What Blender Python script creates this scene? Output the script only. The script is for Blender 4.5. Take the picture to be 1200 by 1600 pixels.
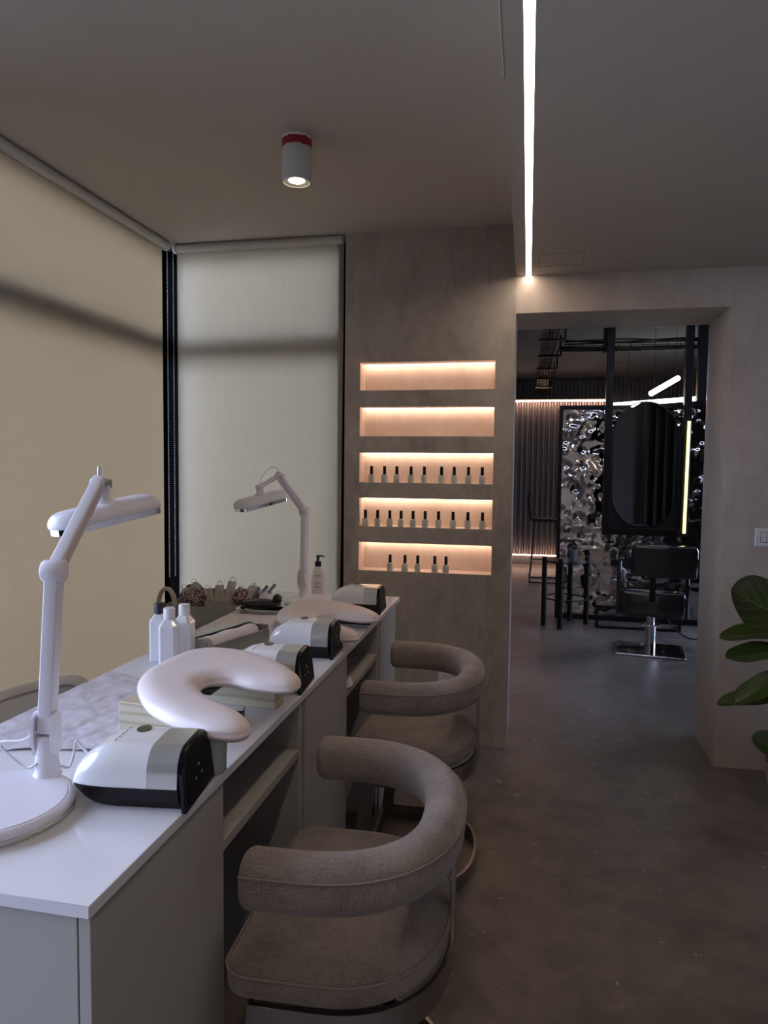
import bpy, bmesh, math, random
from math import sin, cos, pi, radians as R_, sqrt, atan2
from mathutils import Vector, Matrix, noise, geometry
random.seed(7)
for o in list(bpy.data.objects): bpy.data.objects.remove(o)
SC = bpy.context.scene
COL = SC.collection
# ---------------------------------------------------------------- camera
cam = bpy.data.cameras.new('camera'); camo = bpy.data.objects.new('camera', cam); COL.objects.link(camo)
YAW, PIT, ROL = .2010021, .0621426, -.01082576
fwd = Vector((-sin(YAW)*cos(PIT), cos(YAW)*cos(PIT), -sin(PIT)))
rgt = Vector((cos(YAW), sin(YAW), 0)); dwn = fwd.cross(rgt)
r2 = rgt*cos(ROL) + dwn*sin(ROL); d2 = dwn*cos(ROL) - rgt*sin(ROL)
M = Matrix((r2, -d2, -fwd)).transposed().to_4x4(); M.translation = Vector((0, 0, 1.35))
camo.matrix_world = M
cam.sensor_fit = 'VERTICAL'; cam.sensor_height = 36; cam.lens = 1098.04/1600*36
cam.clip_start = .02; cam.clip_end = 200
SC.camera = camo
# ---------------------------------------------------------------- world, exposure
SC.view_settings.view_transform = 'Standard'; SC.view_settings.look = 'None'
SC.view_settings.gamma = 1; SC.view_settings.use_curve_mapping = False
SC.view_settings.exposure = 1.08
W = bpy.data.worlds.new('sky'); SC.world = W; W.use_nodes = True
wn = W.node_tree.nodes; wl = W.node_tree.links
bg = wn['Background']; bg.inputs[0].default_value = (.57, .66, 1.0, 1); bg.inputs[1].default_value = 6.0
SC.cycles.max_bounces = 10; SC.cycles.diffuse_bounces = 6; SC.cycles.glossy_bounces = 5
SC.cycles.transparent_max_bounces = 12; SC.cycles.transmission_bounces = 8
SC.cycles.caustics_reflective = False; SC.cycles.caustics_refractive = False
SC.cycles.sample_clamp_indirect = 4; SC.cycles.use_denoising = True

def area(name, loc, rot, sx, sy, power, col=(1, 1, 1), portal=False):
    l = bpy.data.lights.new(name, 'AREA'); l.shape = 'RECTANGLE'; l.size = sx; l.size_y = sy
    l.energy = power; l.color = col
    if portal: l.cycles.is_portal = True
    o = bpy.data.objects.new(name, l); COL.objects.link(o); o.location = loc; o.rotation_euler = rot
    return o
# portals: guide the sky light in through the bare window panes (they give no light themselves)
area('portal_left', (-1.99, -.45, 1.3), (0, -pi/2, 0), 2.3, 4.2, 1, portal=True)
area('portal_far', (3.99, 6.6, 1.3), (0, pi/2, 0), 2.0, 2.4, 1, portal=True)

# ---------------------------------------------------------------- materials
def srgb(r, g, b):
    f = lambda c: (c/255/12.92) if c/255 <= .04045 else ((c/255+.055)/1.055)**2.4
    return (f(r), f(g), f(b), 1)
def newmat(name):
    m = bpy.data.materials.new(name); m.use_nodes = True
    return m, m.node_tree.nodes, m.node_tree.links, m.node_tree.nodes['Principled BSDF']
def mat(name, col, rough=.5, metal=0, var=0, vscale=8, bump=0, bscale=60, coat=0, spec=.5, stretch=(1, 1, 1), sheen=0, detail=5, col2=None):
    m, n, l, p = newmat(name)
    p.inputs['Base Color'].default_value = (*col[:3], 1)
    p.inputs['Roughness'].default_value = rough; p.inputs['Metallic'].default_value = metal
    p.inputs['Coat Weight'].default_value = coat; p.inputs['Coat Roughness'].default_value = .05
    p.inputs['Specular IOR Level'].default_value = spec
    p.inputs['Sheen Weight'].default_value = sheen
    if var or bump:
        tc = n.new('ShaderNodeTexCoord'); mp = n.new('ShaderNodeMapping'); l.new(tc.outputs['Object'], mp.inputs[0])
        mp.inputs['Scale'].default_value = stretch
    if var:
        t = n.new('ShaderNodeTexNoise'); t.inputs['Scale'].default_value = vscale; t.inputs['Detail'].default_value = detail
        t.inputs['Roughness'].default_value = .6
        l.new(mp.outputs[0], t.inputs['Vector'])
        cr = n.new('ShaderNodeValToRGB'); c = col[:3]
        cr.color_ramp.elements[0].position = .3; cr.color_ramp.elements[1].position = .7
        cr.color_ramp.elements[0].color = (*[x*(1-var) for x in c], 1)
        cr.color_ramp.elements[1].color = (*[min(1, x*(1+var)) for x in (col2 or c)[:3]], 1)
        l.new(t.outputs[0], cr.inputs[0]); l.new(cr.outputs[0], p.inputs['Base Color'])
    if bump:
        t = n.new('ShaderNodeTexNoise'); t.inputs['Scale'].default_value = bscale; t.inputs['Detail'].default_value = 4
        l.new(mp.outputs[0], t.inputs['Vector'])
        b = n.new('ShaderNodeBump'); b.inputs['Strength'].default_value = bump; b.inputs['Distance'].default_value = .01
        l.new(t.outputs[0], b.inputs['Height']); l.new(b.outputs[0], p.inputs['Normal'])
    return m
def emit(name, col, s):
    m, n, l, p = newmat(name)
    p.inputs['Base Color'].default_value = (.8, .8, .8, 1)
    p.inputs['Emission Color'].default_value = (*col, 1); p.inputs['Emission Strength'].default_value = s
    return m
def plaster(name, c1, c2, rough=.55):
    m, n, l, p = newmat(name)
    tc = n.new('ShaderNodeTexCoord'); mp = n.new('ShaderNodeMapping'); l.new(tc.outputs['Object'], mp.inputs[0])
    mp.inputs['Scale'].default_value = (1, 1, .55)
    a = n.new('ShaderNodeTexNoise'); a.inputs['Scale'].default_value = 2.2; a.inputs['Detail'].default_value = 9; a.inputs['Roughness'].default_value = .62; a.inputs['Distortion'].default_value = .5
    b = n.new('ShaderNodeTexNoise'); b.inputs['Scale'].default_value = 11; b.inputs['Detail'].default_value = 6; b.inputs['Distortion'].default_value = 1.5
    l.new(mp.outputs[0], a.inputs[0]); l.new(mp.outputs[0], b.inputs[0])
    mx = n.new('ShaderNodeMix'); mx.inputs[0].default_value = .4
    l.new(a.outputs[0], mx.inputs[2]); l.new(b.outputs[0], mx.inputs[3])
    cr = n.new('ShaderNodeValToRGB'); cr.color_ramp.elements[0].position = .36; cr.color_ramp.elements[1].position = .64
    cr.color_ramp.elements[0].color = (*c1[:3], 1); cr.color_ramp.elements[1].color = (*c2[:3], 1)
    l.new(mx.outputs[0], cr.inputs[0]); l.new(cr.outputs[0], p.inputs['Base Color'])
    p.inputs['Roughness'].default_value = rough
    bp = n.new('ShaderNodeBump'); bp.inputs['Strength'].default_value = .25; bp.inputs['Distance'].default_value = .01
    l.new(mx.outputs[0], bp.inputs['Height']); l.new(bp.outputs[0], p.inputs['Normal'])
    return m
def fabric(name, col, col2, sc=420):
    m, n, l, p = newmat(name)
    tc = n.new('ShaderNodeTexCoord')
    t = n.new('ShaderNodeTexNoise'); t.inputs['Scale'].default_value = 7; t.inputs['Detail'].default_value = 6
    l.new(tc.outputs['Object'], t.inputs[0])
    hs = []
    for s in ((.12, 1, 1), (1, .12, 1), (1, 1, .12)):
        mp = n.new('ShaderNodeMapping'); mp.inputs['Scale'].default_value = s; l.new(tc.outputs['Object'], mp.inputs[0])
        q = n.new('ShaderNodeTexNoise'); q.inputs['Scale'].default_value = sc; q.inputs['Detail'].default_value = 2
        l.new(mp.outputs[0], q.inputs[0]); hs.append(q)
    a1 = n.new('ShaderNodeMath'); a1.operation = 'ADD'; l.new(hs[0].outputs[0], a1.inputs[0]); l.new(hs[1].outputs[0], a1.inputs[1])
    a2 = n.new('ShaderNodeMath'); a2.operation = 'ADD'; l.new(a1.outputs[0], a2.inputs[0]); l.new(hs[2].outputs[0], a2.inputs[1])
    a3 = n.new('ShaderNodeMath'); a3.operation = 'MULTIPLY_ADD'; a3.inputs[1].default_value = .5; l.new(a2.outputs[0], a3.inputs[0]); l.new(t.outputs[0], a3.inputs[2])
    cr = n.new('ShaderNodeValToRGB'); cr.color_ramp.elements[0].position = .95; cr.color_ramp.elements[1].position = 1.0
    mr = n.new('ShaderNodeMapRange'); mr.inputs[1].default_value = .95; mr.inputs[2].default_value = 1.55
    l.new(a3.outputs[0], mr.inputs[0])
    cr.color_ramp.elements[0].position = .1; cr.color_ramp.elements[1].position = .9
    cr.color_ramp.elements[0].color = (*col[:3], 1); cr.color_ramp.elements[1].color = (*col2[:3], 1)
    l.new(mr.outputs[0], cr.inputs[0]); l.new(cr.outputs[0], p.inputs['Base Color'])
    p.inputs['Roughness'].default_value = .95; p.inputs['Sheen Weight'].default_value = .35; p.inputs['Specular IOR Level'].default_value = .2
    b = n.new('ShaderNodeBump'); b.inputs['Strength'].default_value = .4; b.inputs['Distance'].default_value = .002
    l.new(a2.outputs[0], b.inputs['Height']); l.new(b.outputs[0], p.inputs['Normal'])
    return m
def blindmat(name, tcol, rcol, see=.05):
    m, n, l, p = newmat(name); n.remove(p)
    out = n['Material Output']
    tc = n.new('ShaderNodeTexCoord'); mp = n.new('ShaderNodeMapping'); mp.inputs['Scale'].default_value = (60, 60, 2.2)
    l.new(tc.outputs['Object'], mp.inputs[0])
    w = n.new('ShaderNodeTexNoise'); w.inputs['Scale'].default_value = 3; w.inputs['Detail'].default_value = 4; l.new(mp.outputs[0], w.inputs[0])
    cr = n.new('ShaderNodeValToRGB'); cr.color_ramp.elements[0].position = .25; cr.color_ramp.elements[1].position = .75
    cr.color_ramp.elements[0].color = (*[c*.93 for c in tcol], 1); cr.color_ramp.elements[1].color = (*[c*1.05 for c in tcol], 1)
    l.new(w.outputs[0], cr.inputs[0])
    tr = n.new('ShaderNodeBsdfTranslucent'); l.new(cr.outputs[0], tr.inputs[0])
    df = n.new('ShaderNodeBsdfDiffuse'); df.inputs[0].default_value = (*rcol, 1)
    tp = n.new('ShaderNodeBsdfTransparent'); tp.inputs[0].default_value = (1, 1, 1, 1)
    a = n.new('ShaderNodeAddShader'); l.new(tr.outputs[0], a.inputs[0]); l.new(df.outputs[0], a.inputs[1])
    x = n.new('ShaderNodeMixShader'); x.inputs[0].default_value = see
    l.new(a.outputs[0], x.inputs[1]); l.new(tp.outputs[0], x.inputs[2]); l.new(x.outputs[0], out.inputs[0])
    return m
def glassmat(name, tint=(.95, .97, .96)):
    m, n, l, p = newmat(name); n.remove(p); out = n['Material Output']
    t = n.new('ShaderNodeBsdfTransparent'); t.inputs[0].default_value = (*tint, 1)
    g = n.new('ShaderNodeBsdfGlossy'); g.inputs['Roughness'].default_value = .01
    f = n.new('ShaderNodeFresnel'); f.inputs[0].default_value = 1.45
    x = n.new('ShaderNodeMixShader'); l.new(f.outputs[0], x.inputs[0]); l.new(t.outputs[0], x.inputs[1]); l.new(g.outputs[0], x.inputs[2])
    l.new(x.outputs[0], out.inputs[0]); return m
def concrete():
    m, n, l, p = newmat('polished_concrete')
    tc = n.new('ShaderNodeTexCoord')
    def N(s, d, dist=0):
        t = n.new('ShaderNodeTexNoise'); t.inputs['Scale'].default_value = s; t.inputs['Detail'].default_value = d; t.inputs['Distortion'].default_value = dist
        l.new(tc.outputs['Object'], t.inputs[0]); return t
    a, b, c = N(1.4, 8, .8), N(9, 8, .3), N(26, 5, .6)
    mx = n.new('ShaderNodeMix'); mx.inputs[0].default_value = .45; l.new(a.outputs[0], mx.inputs[2]); l.new(b.outputs[0], mx.inputs[3])
    cr = n.new('ShaderNodeValToRGB'); e = cr.color_ramp.elements
    e[0].position = .34; e[0].color = (.115, .095, .082, 1); e[1].position = .66; e[1].color = (.27, .230, .205, 1)
    l.new(mx.outputs[0], cr.inputs[0])
    s = n.new('ShaderNodeValToRGB'); s.color_ramp.elements[0].position = .66; s.color_ramp.elements[1].position = .73
    s.color_ramp.elements[0].color = (0, 0, 0, 1); s.color_ramp.elements[1].color = (1, 1, 1, 1); l.new(c.outputs[0], s.inputs[0])
    m2 = n.new('ShaderNodeMix'); m2.data_type = 'RGBA'; l.new(s.outputs[0], m2.inputs[0]); l.new(cr.outputs[0], m2.inputs[6]); m2.inputs[7].default_value = (.42, .38, .34, 1)
    l.new(m2.outputs[2], p.inputs['Base Color'])
    rr = n.new('ShaderNodeMapRange'); rr.inputs[3].default_value = .26; rr.inputs[4].default_value = .5; l.new(b.outputs[0], rr.inputs[0]); l.new(rr.outputs[0], p.inputs['Roughness'])
    bp = n.new('ShaderNodeBump'); bp.inputs['Strength'].default_value = .08; bp.inputs['Distance'].default_value = .01
    l.new(mx.outputs[0], bp.inputs['Height']); l.new(bp.outputs[0], p.inputs['Normal'])
    return m
def pine():
    m, n, l, p = newmat('pine_wood')
    tc = n.new('ShaderNodeTexCoord'); mp = n.new('ShaderNodeMapping'); mp.inputs['Scale'].default_value = (1.2, 3, 9); l.new(tc.outputs['Object'], mp.inputs[0])
    w = n.new('ShaderNodeTexWave'); w.bands_direction = 'Z'; w.inputs['Scale'].default_value = 1.7; w.inputs['Distortion'].default_value = 7; w.inputs['Detail'].default_value = 2; w.inputs['Detail Scale'].default_value = 1.2
    l.new(mp.outputs[0], w.inputs[0])
    cr = n.new('ShaderNodeValToRGB'); cr.color_ramp.elements[0].color = (.46, .39, .25, 1); cr.color_ramp.elements[1].color = (.60, .54, .39, 1)
    cr.color_ramp.elements[0].position = .1; cr.color_ramp.elements[1].position = .6
    l.new(w.outputs[1], cr.inputs[0]); l.new(cr.outputs[0], p.inputs['Base Color']); p.inputs['Roughness'].default_value = .6
    return m
def leafmat():
    m, n, l, p = newmat('fig_leaf')
    tc = n.new('ShaderNodeTexCoord'); sp = n.new('ShaderNodeSeparateXYZ'); l.new(tc.outputs['UV'], sp.inputs[0])
    def mth(op, a, b=None, c=None):
        k = n.new('ShaderNodeMath'); k.operation = op
        for i, v in enumerate((a, b, c)):
            if v is None: continue
            if isinstance(v, (int, float)): k.inputs[i].default_value = v
            else: l.new(v, k.inputs[i])
        return k.outputs[0]
    u, v = sp.outputs[0], sp.outputs[1]
    du = mth('ABSOLUTE', mth('SUBTRACT', u, .5))
    mid = mth('LESS_THAN', du, .014)
    ph = mth('FRACT', mth('MULTIPLY', mth('SUBTRACT', v, mth('MULTIPLY', du, .75)), 7))
    lat = mth('LESS_THAN', mth('ABSOLUTE', mth('SUBTRACT', ph, .5)), .045)
    vein = mth('MAXIMUM', mid, lat)
    t = n.new('ShaderNodeTexNoise'); t.inputs['Scale'].default_value = 9; l.new(tc.outputs['Object'], t.inputs[0])
    cr = n.new('ShaderNodeValToRGB'); cr.color_ramp.elements[0].color = (.020, .034, .004, 1); cr.color_ramp.elements[1].color = (.055, .082, .008, 1); l.new(t.outputs[0], cr.inputs[0])
    mx = n.new('ShaderNodeMix'); mx.data_type = 'RGBA'; l.new(vein, mx.inputs[0]); l.new(cr.outputs[0], mx.inputs[6]); mx.inputs[7].default_value = (.09, .13, .04, 1)
    l.new(mx.outputs[2], p.inputs['Base Color']); p.inputs['Roughness'].default_value = .35
    bp = n.new('ShaderNodeBump'); bp.inputs['Strength'].default_value = .5; bp.inputs['Distance'].default_value = .003; bp.invert = True
    l.new(vein, bp.inputs['Height']); l.new(bp.outputs[0], p.inputs['Normal'])
    return m

CEIL = mat('ceiling_paint', (.50, .46, .41), .8, var=.03, vscale=3)
PLA = plaster('microcement', (.32, .285, .245), (.53, .48, .42))
PLAL = plaster('microcement_pale', (.48, .41, .355), (.63, .555, .485))
FLOOR = concrete()
TOP = mat('white_quartz', (.74, .74, .77), .06, var=.02, vscale=3, spec=.5)
LAM = mat('laminate', (.40, .385, .355), .45, var=.015)
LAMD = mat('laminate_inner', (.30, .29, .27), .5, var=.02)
FAB = fabric('taupe_chenille', (.180, .148, .134), (.365, .315, .288))
PIPE = mat('piping', (.30, .25, .22), .9)
STEEL = mat('brushed_steel', (.34, .31, .29), .30, 1, bump=.05, bscale=200, stretch=(.1, .1, 1))
CHROME = mat('chrome', (.75, .75, .75), .06, 1)
SILV = mat('silver_plastic', (.66, .66, .62), .26, .75, var=.03, vscale=30)
WGLOSS = mat('gloss_white_plastic', (.80, .80, .82), .10, coat=.5)
WPL = mat('white_plastic', (.74, .72, .76), .30, var=.01)
WSAT = mat('satin_white_plastic', (.78, .77, .77), .4)
BLKG = mat('black_gloss', (.005, .005, .007), .15, spec=.35)
BLK = mat('black_plastic', (.012, .012, .014), .45)
BLKM = mat('black_metal', (.022, .020, .020), .38, .6)
LEATH = mat('white_leatherette', (.70, .61, .585), .42, bump=.04, bscale=400)
PINE = pine()
CREAM = mat('cream_leather', (.55, .50, .43), .45, bump=.05, bscale=300)
BLINDL = blindmat('screen_fabric_left', (.315, .262, .182), (.26, .25, .235), .03)
BLINDB = blindmat('screen_fabric_back', (.42, .375, .285), (.26, .255, .24), .04)
TUBE = mat('roller_tube', (.58, .56, .53), .6)
DARKF = mat('dark_aluminium', (.004, .0035, .004), .8, spec=.05)
GLASS = glassmat('window_glass')
LEDW = emit('led_warm_white', (1.0, .80, .64), 13)
LEDN = emit('led_niche', (1.0, .71, .52), 7.5)
LEDR = emit('led_rose', (1.0, .60, .44), 20)
LEDR2 = emit('led_rose_low', (1.0, .58, .42), 8)
LEDC = emit('led_cool', (1.0, .96, .96), 5)
NEON = emit('led_yellow', (1.0, .92, .28), 1.1)
NICHE = plaster('microcement_niche', (.66, .55, .49), (.80, .70, .63))
PAPER = mat('nonwoven_paper', (.72, .69, .72), .8, var=.06, vscale=40, bump=.5, bscale=25)
FILM = mat('crumpled_film', (.62, .60, .66), .22, var=.12, vscale=22, bump=.6, bscale=14)
TOWEL = mat('towel_white', (.78, .72, .71), .9, bump=.15, bscale=300)
VOID = mat('opening_black', (.003, .003, .004), .5, spec=.2)
CHIP = mat('chip', (.5, .5, .32), .5)
TIN = mat('tin_grey', (.42, .42, .38), .25, .85)
LEAF = leafmat()
STEM = mat('fig_stem', (.10, .07, .04), .8, var=.3, vscale=40)
POT = mat('pot_rose', (.30, .22, .21), .6, var=.05)
SOIL = mat('soil', (.03, .022, .016), .95, var=.4, vscale=60, bump=.8)
GREYL = mat('label_grey', (.42, .41, .37), .6)
INK = mat('label_ink', (.03, .03, .03), .6)
CORR = mat('corrugated_metal', (.20, .18, .175), .42, .55, var=.12, vscale=6, stretch=(1, 1, .2))
CEILD = mat('board_marked_concrete', (.16, .165, .165), .8, var=.35, vscale=7, stretch=(.5, 5, 1), bump=.6, bscale=9)
WALLD = mat('dark_wall', (.10, .095, .09), .7, var=.1)
HAMM = mat('hammered_steel', (.62, .58, .55), .07, 1)
MIRR = mat('mirror_glass', (.62, .62, .61), .01, 1)
PATENT = mat('patent_black', (.025, .022, .022), .10, coat=.8, bump=.3, bscale=10)
GREEN = mat('green_cable', (.02, .06, .02), .6)
CABLE = mat('pale_cable', (.62, .58, .58), .45)
DCAB = mat('dark_cable', (.03, .02, .02), .5)
LAWN = mat('paving', (.36, .33, .27), .9, var=.3, vscale=20, bump=.5)
HEDGE = mat('hedge_leaves', (.035, .07, .015), .8, var=.5, vscale=14, bump=1, bscale=18)

# ---------------------------------------------------------------- mesh helpers
class MB:
    def __init__(s): s.v = []; s.f = []; s.mi = []; s.cur = 0; s.uv = None
    def add(s, vs, fs):
        b = len(s.v); s.v += [tuple(v) for v in vs]; s.f += [tuple(b+i for i in f) for f in fs]; s.mi += [s.cur]*len(fs); return s
    def box(s, x0, x1, y0, y1, z0, z1, M=None):
        vs = [Vector((x, y, z)) for z in (z0, z1) for y in (y0, y1) for x in (x0, x1)]
        if M is not None: vs = [M @ v for v in vs]
        return s.add(vs, [(0, 2, 3, 1), (4, 5, 7, 6), (0, 1, 5, 4), (2, 6, 7, 3), (0, 4, 6, 2), (1, 3, 7, 5)])
    def loft(s, rings, caps=True, closed=False):
        n = len(rings[0]); b = len(s.v)
        vs = [v for r in rings for v in r]; fs = []
        m = len(rings)
        for i in range(m if closed else m-1):
            j = (i+1) % m
            for k in range(n):
                k2 = (k+1) % n
                fs.append((i*n+k, i*n+k2, j*n+k2, j*n+k))
        if caps and not closed:
            fs.append(tuple(reversed(range(n)))); fs.append(tuple((m-1)*n+k for k in range(n)))
        return s.add(vs, fs)
    def tube(s, pts, r, n=10, closed=False, caps=True, sx=1, up=None):
        pts = [Vector(p) for p in pts]; rings = []; m = len(pts); pu = up and Vector(up)
        rr = r if hasattr(r, '__len__') else [r]*m
        for i, p in enumerate(pts):
            if closed: t = pts[(i+1) % m]-pts[i-1]
            else: t = pts[min(i+1, m-1)]-pts[max(i-1, 0)]
            t.normalize()
            if pu is None: pu = Vector((0, 0, 1)) if abs(t.z) < .9 else Vector((1, 0, 0))
            a = t.cross(pu)
            if a.length < 1e-5: a = t.cross(Vector((0, 1, .1)))
            a.normalize(); c = a.cross(t).normalized()
            if up is None: pu = c
            rings.append([p+(a*cos(q)*sx+c*sin(q))*rr[i] for q in [2*pi*k/n for k in range(n)]])
        return s.loft(rings, caps, closed)
    def cyl(s, p0, p1, r, n=16, r1=None): return s.tube([p0, p1], [r, r if r1 is None else r1], n)
    def lathe(s, prof, n=32, c=(0, 0, 0), M=None):
        rings = []
        for r, z in prof:
            rg = [Vector((c[0]+max(r, 1e-4)*cos(2*pi*k/n), c[1]+max(r, 1e-4)*sin(2*pi*k/n), c[2]+z)) for k in range(n)]
            if M is not None: rg = [M @ v for v in rg]
            rings.append(rg)
        return s.loft(rings)
    def build(s, name, m, parent=None, loc=None, bevel=0, smooth=35, seg=2, rot=None):
        me = bpy.data.meshes.new(name); me.from_pydata(s.v, [], s.f)
        ms = m if isinstance(m, (list, tuple)) else [m]
        for x in ms: me.materials.append(x)
        for p, i in zip(me.polygons, s.mi): p.material_index = i
        bm = bmesh.new(); bm.from_mesh(me); bmesh.ops.recalc_face_normals(bm, faces=bm.faces)
        th = R_(smooth)
        for f in bm.faces: f.smooth = smooth > 0
        if smooth > 0:
            for e in bm.edges:
                if len(e.link_faces) == 2 and e.calc_face_angle(0) > th: e.smooth = False
        if s.uv:
            ul = bm.loops.layers.uv.new('UVMap')
            bm.verts.ensure_lookup_table()
            for f in bm.faces:
                for lp in f.loops: lp[ul].uv = s.uv[lp.vert.index]
        bm.to_mesh(me); bm.free()
        o = bpy.data.objects.new(name, me); COL.objects.link(o)
        if parent: o.parent = parent
        if loc is not None: o.location = loc
        if rot is not None: o.rotation_euler = rot
        if bevel:
            b = o.modifiers.new('bevel', 'BEVEL'); b.width = bevel; b.segments = seg; b.limit_method = 'ANGLE'; b.angle_limit = R_(40)
        return o
def thing(name, label, cat, loc=(0, 0, 0), rz=0, group=None):
    o = bpy.data.objects.new(name, None); COL.objects.link(o); o.location = loc; o.rotation_euler = (0, 0, rz)
    o.empty_display_size = .05
    return tag(o, label, cat, group)
def tag(o, label, cat, group=None):
    o['label'] = label; o['category'] = cat
    if group: o['group'] = group
    return o
def struct(o, label=None):
    o['kind'] = 'structure'
    if label: o['label'] = label
    return o
def dup(root, loc, rz=None, label=None, group=None):
    r = root.copy(); COL.objects.link(r); r.location = loc
    if rz is not None: r.rotation_euler = (0, 0, rz)
    if label: r['label'] = label
    if group: r['group'] = group
    for ch in list(root.children):
        c = ch.copy(); COL.objects.link(c); c.parent = r
        for g in list(ch.children):
            d = g.copy(); COL.objects.link(d); d.parent = c
    return r
def sbox(name, x0, x1, y0, y1, z0, z1, m, label=None, bevel=0):
    cx, cy = (x0+x1)/2, (y0+y1)/2
    return struct(MB().box(x0-cx, x1-cx, y0-cy, y1-cy, 0, z1-z0).build(name, m, None, (cx, cy, z0), bevel), label)
def srect(w, h, r, n=6, pw=None):
    pts = []
    for cx, cy, a0 in ((w/2-r, h/2-r, 0), (-w/2+r, h/2-r, 90), (-w/2+r, -h/2+r, 180), (w/2-r, -h/2+r, 270)):
        for k in range(n+1):
            a = R_(a0+90*k/n); pts.append((cx+r*cos(a), cy+r*sin(a)))
    return pts
def catmull(P, n=8, closed=False):
    P = [Vector(p) for p in P]; m = len(P); out = []
    for i in range(m if closed else m-1):
        if closed: a, b, c, d = P[i-1], P[i], P[(i+1) % m], P[(i+2) % m]
        else: a, b, c, d = P[max(i-1, 0)], P[i], P[i+1], P[min(i+2, m-1)]
        for k in range(n):
            t = k/n
            out.append(.5*((2*b)+(c-a)*t+(2*a-5*b+4*c-d)*t*t+(3*b-a-3*c+d)*t*t*t))
    if not closed: out.append(P[-1])
    return out

# ================================================================ ROOM SHELL
struct(MB().box(-2.0, 4.0, -3.0, 3.60, -.10, 0).box(-.96, 4.0, 3.60, 10.6, -.10, 0).build('floor', FLOOR, None, (0, 0, 0), smooth=0))
# left ceiling (higher) and lowered right ceiling with a slot for the light line
sbox('ceiling_left', -2.05, -.075, -3.0, 3.64, 2.49, 2.62, CEIL)
sbox('ceiling_right', -.006, 4.0, -3.0, 3.39, 2.25, 2.62, CEIL)
sbox('ceiling_edge', -.075, -.029, -3.0, 3.39, 2.25, 2.62, CEIL)
sbox('ceiling_slot', -.029, -.006, -3.0, 3.39, 2.268, 2.62, CEIL)
sbox('edge_strip', -.0762, -.0742, -3.0, 1.69, 2.2485, 2.275, WSAT, 'thin pale strip along the ceiling step edge')  # pale strip that only draws a thin line on this edge
# hatch in the right ceiling: thin dark joint lines
hm = MB()
for a in ((.024, .212, 3.070, 3.0715), (.024, .212, 3.2525, 3.254), (.024, .0255, 3.07, 3.254), (.2105, .212, 3.07, 3.254)):
    hm.box(a[0]-.118, a[1]-.118, a[2]-3.16, a[3]-3.16, -.0006, .002)
struct(hm.build('trim_2', mat('joint', (.12, .10, .09), .9), None, (.118, 3.16, 2.25)), 'thin rectangular hatch joint in the lowered ceiling')
# column with five niches
NX0, NX1 = -.819, -.161
NZ = [(1.729, 1.867), (1.506, 1.651), (1.279, 1.428), (1.061, 1.204), (.841, .984)]
ND = .11
CX0, CX1, CY, CYB = -.895, -.071, 3.39, 3.79
cw = MB()
cw.box(CX0, NX0, CY, CYB, 0, 2.49); cw.box(NX1, CX1, CY, CYB, 0, 2.49)
zz = [0]+[z for p in sorted(NZ) for z in p]+[2.49]
for i in range(0, len(zz), 2): cw.box(NX0, NX1, CY, CYB, zz[i], zz[i+1])
cw.box(NX0, NX1, CY+ND+.012, CYB, .8, 1.9)
col = struct(cw.build('wall_back', PLA, None, (0, 0, 0), smooth=0))
for i, (z0, z1) in enumerate(NZ):
    e = .0015; s = MB()
    s.box(NX0, NX1, CY+ND, CY+ND+.012, z0, z1)
    s.box(NX0, NX0+e, CY+.002, CY+ND, z0, z1); s.box(NX1-e, NX1, CY+.002, CY+ND, z0, z1)
    s.box(NX0+e, NX1-e, CY+.002, CY+ND, z0, z0+e); s.box(NX0+e, NX1-e, CY+.002, CY+ND, z1-e, z1)
    struct(s.build('wall_niche', NICHE, None, (0, 0, 0), smooth=0), 'plastered niche lining in the column')
# wall right of doorway, lintel, upper
w = MB(); pr_ = [(.865, 0), (4.0, 0), (4.0, 2.6), (CX1, 2.6), (CX1, 2.079), (.865, 2.079)]
w.loft([[Vector((x, y, z)) for x, z in pr_] for y in (CY, CYB)])
struct(w.build('wall_door', PLAL, None, (0, 0, 0), smooth=0))
# left wall: window openings; outer wall pieces
WX = -1.93
for a in ((-3.0, -2.5, 0, 2.6), (-2.5, 3.6, 2.49, 2.6), (-2.5, 3.6, -.1, .03)):
    sbox('wall_left', WX-.12, WX+.02, a[0], a[1], a[2], a[3], PLAL)
sbox('wall_rear', -2.05, 4.1, -3.12, -3.0, -.1, 2.6, PLAL)
sbox('wall_right', 4.0, 4.12, -3.0, 3.79, -.1, 2.6, PLAL)
sbox('wall_back_low', -1.95, CX0, 3.52, 3.64, -.1, .03, PLAL)
sbox('wall_back_high', -1.95, CX0, 3.52, 3.64, 2.49, 2.6, PLAL)
# window frames (dark aluminium) with glass
def window(name, axis, c, a0, a1, z0, z1, posts, trans, t=.05, d=.06):
    o = None
    m = MB()
    def bx(p0, p1, q0, q1):
        if axis == 'x': m.box(c-d/2, c+d/2, p0, p1, q0, q1)
        else: m.box(p0, p1, c-d/2, c+d/2, q0, q1)
    bx(a0, a0+t, z0, z1); bx(a1-t, a1, z0, z1); bx(a0+t, a1-t, z0, z0+t); bx(a0+t, a1-t, z1-t, z1)
    for p in posts: bx(p-t/2, p+t/2, z0+t, z1-t)
    xs = [a0+t]+[v for p in posts for v in (p-t/2, p+t/2)]+[a1-t]
    for tz in trans:
        for i in range(0, len(xs), 2): bx(xs[i], xs[i+1], tz-.050, tz+.050)
    fr = struct(m.build(name, DARKF, None, (0, 0, 0), bevel=.003))
    g = MB()
    if axis == 'x': g.box(c-.004, c+.004, a0+t/2, a1-t/2, z0+t/2, z1-t/2)
    else: g.box(a0+t/2, a1-t/2, c-.004, c+.004, z0+t/2, z1-t/2)
    g.build('window_pane', GLASS, fr)
    return fr
window('window_1', 'x', -1.945, -2.5, 3.52, .03, 2.49, [-.4, 1.7], [1.975])
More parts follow.
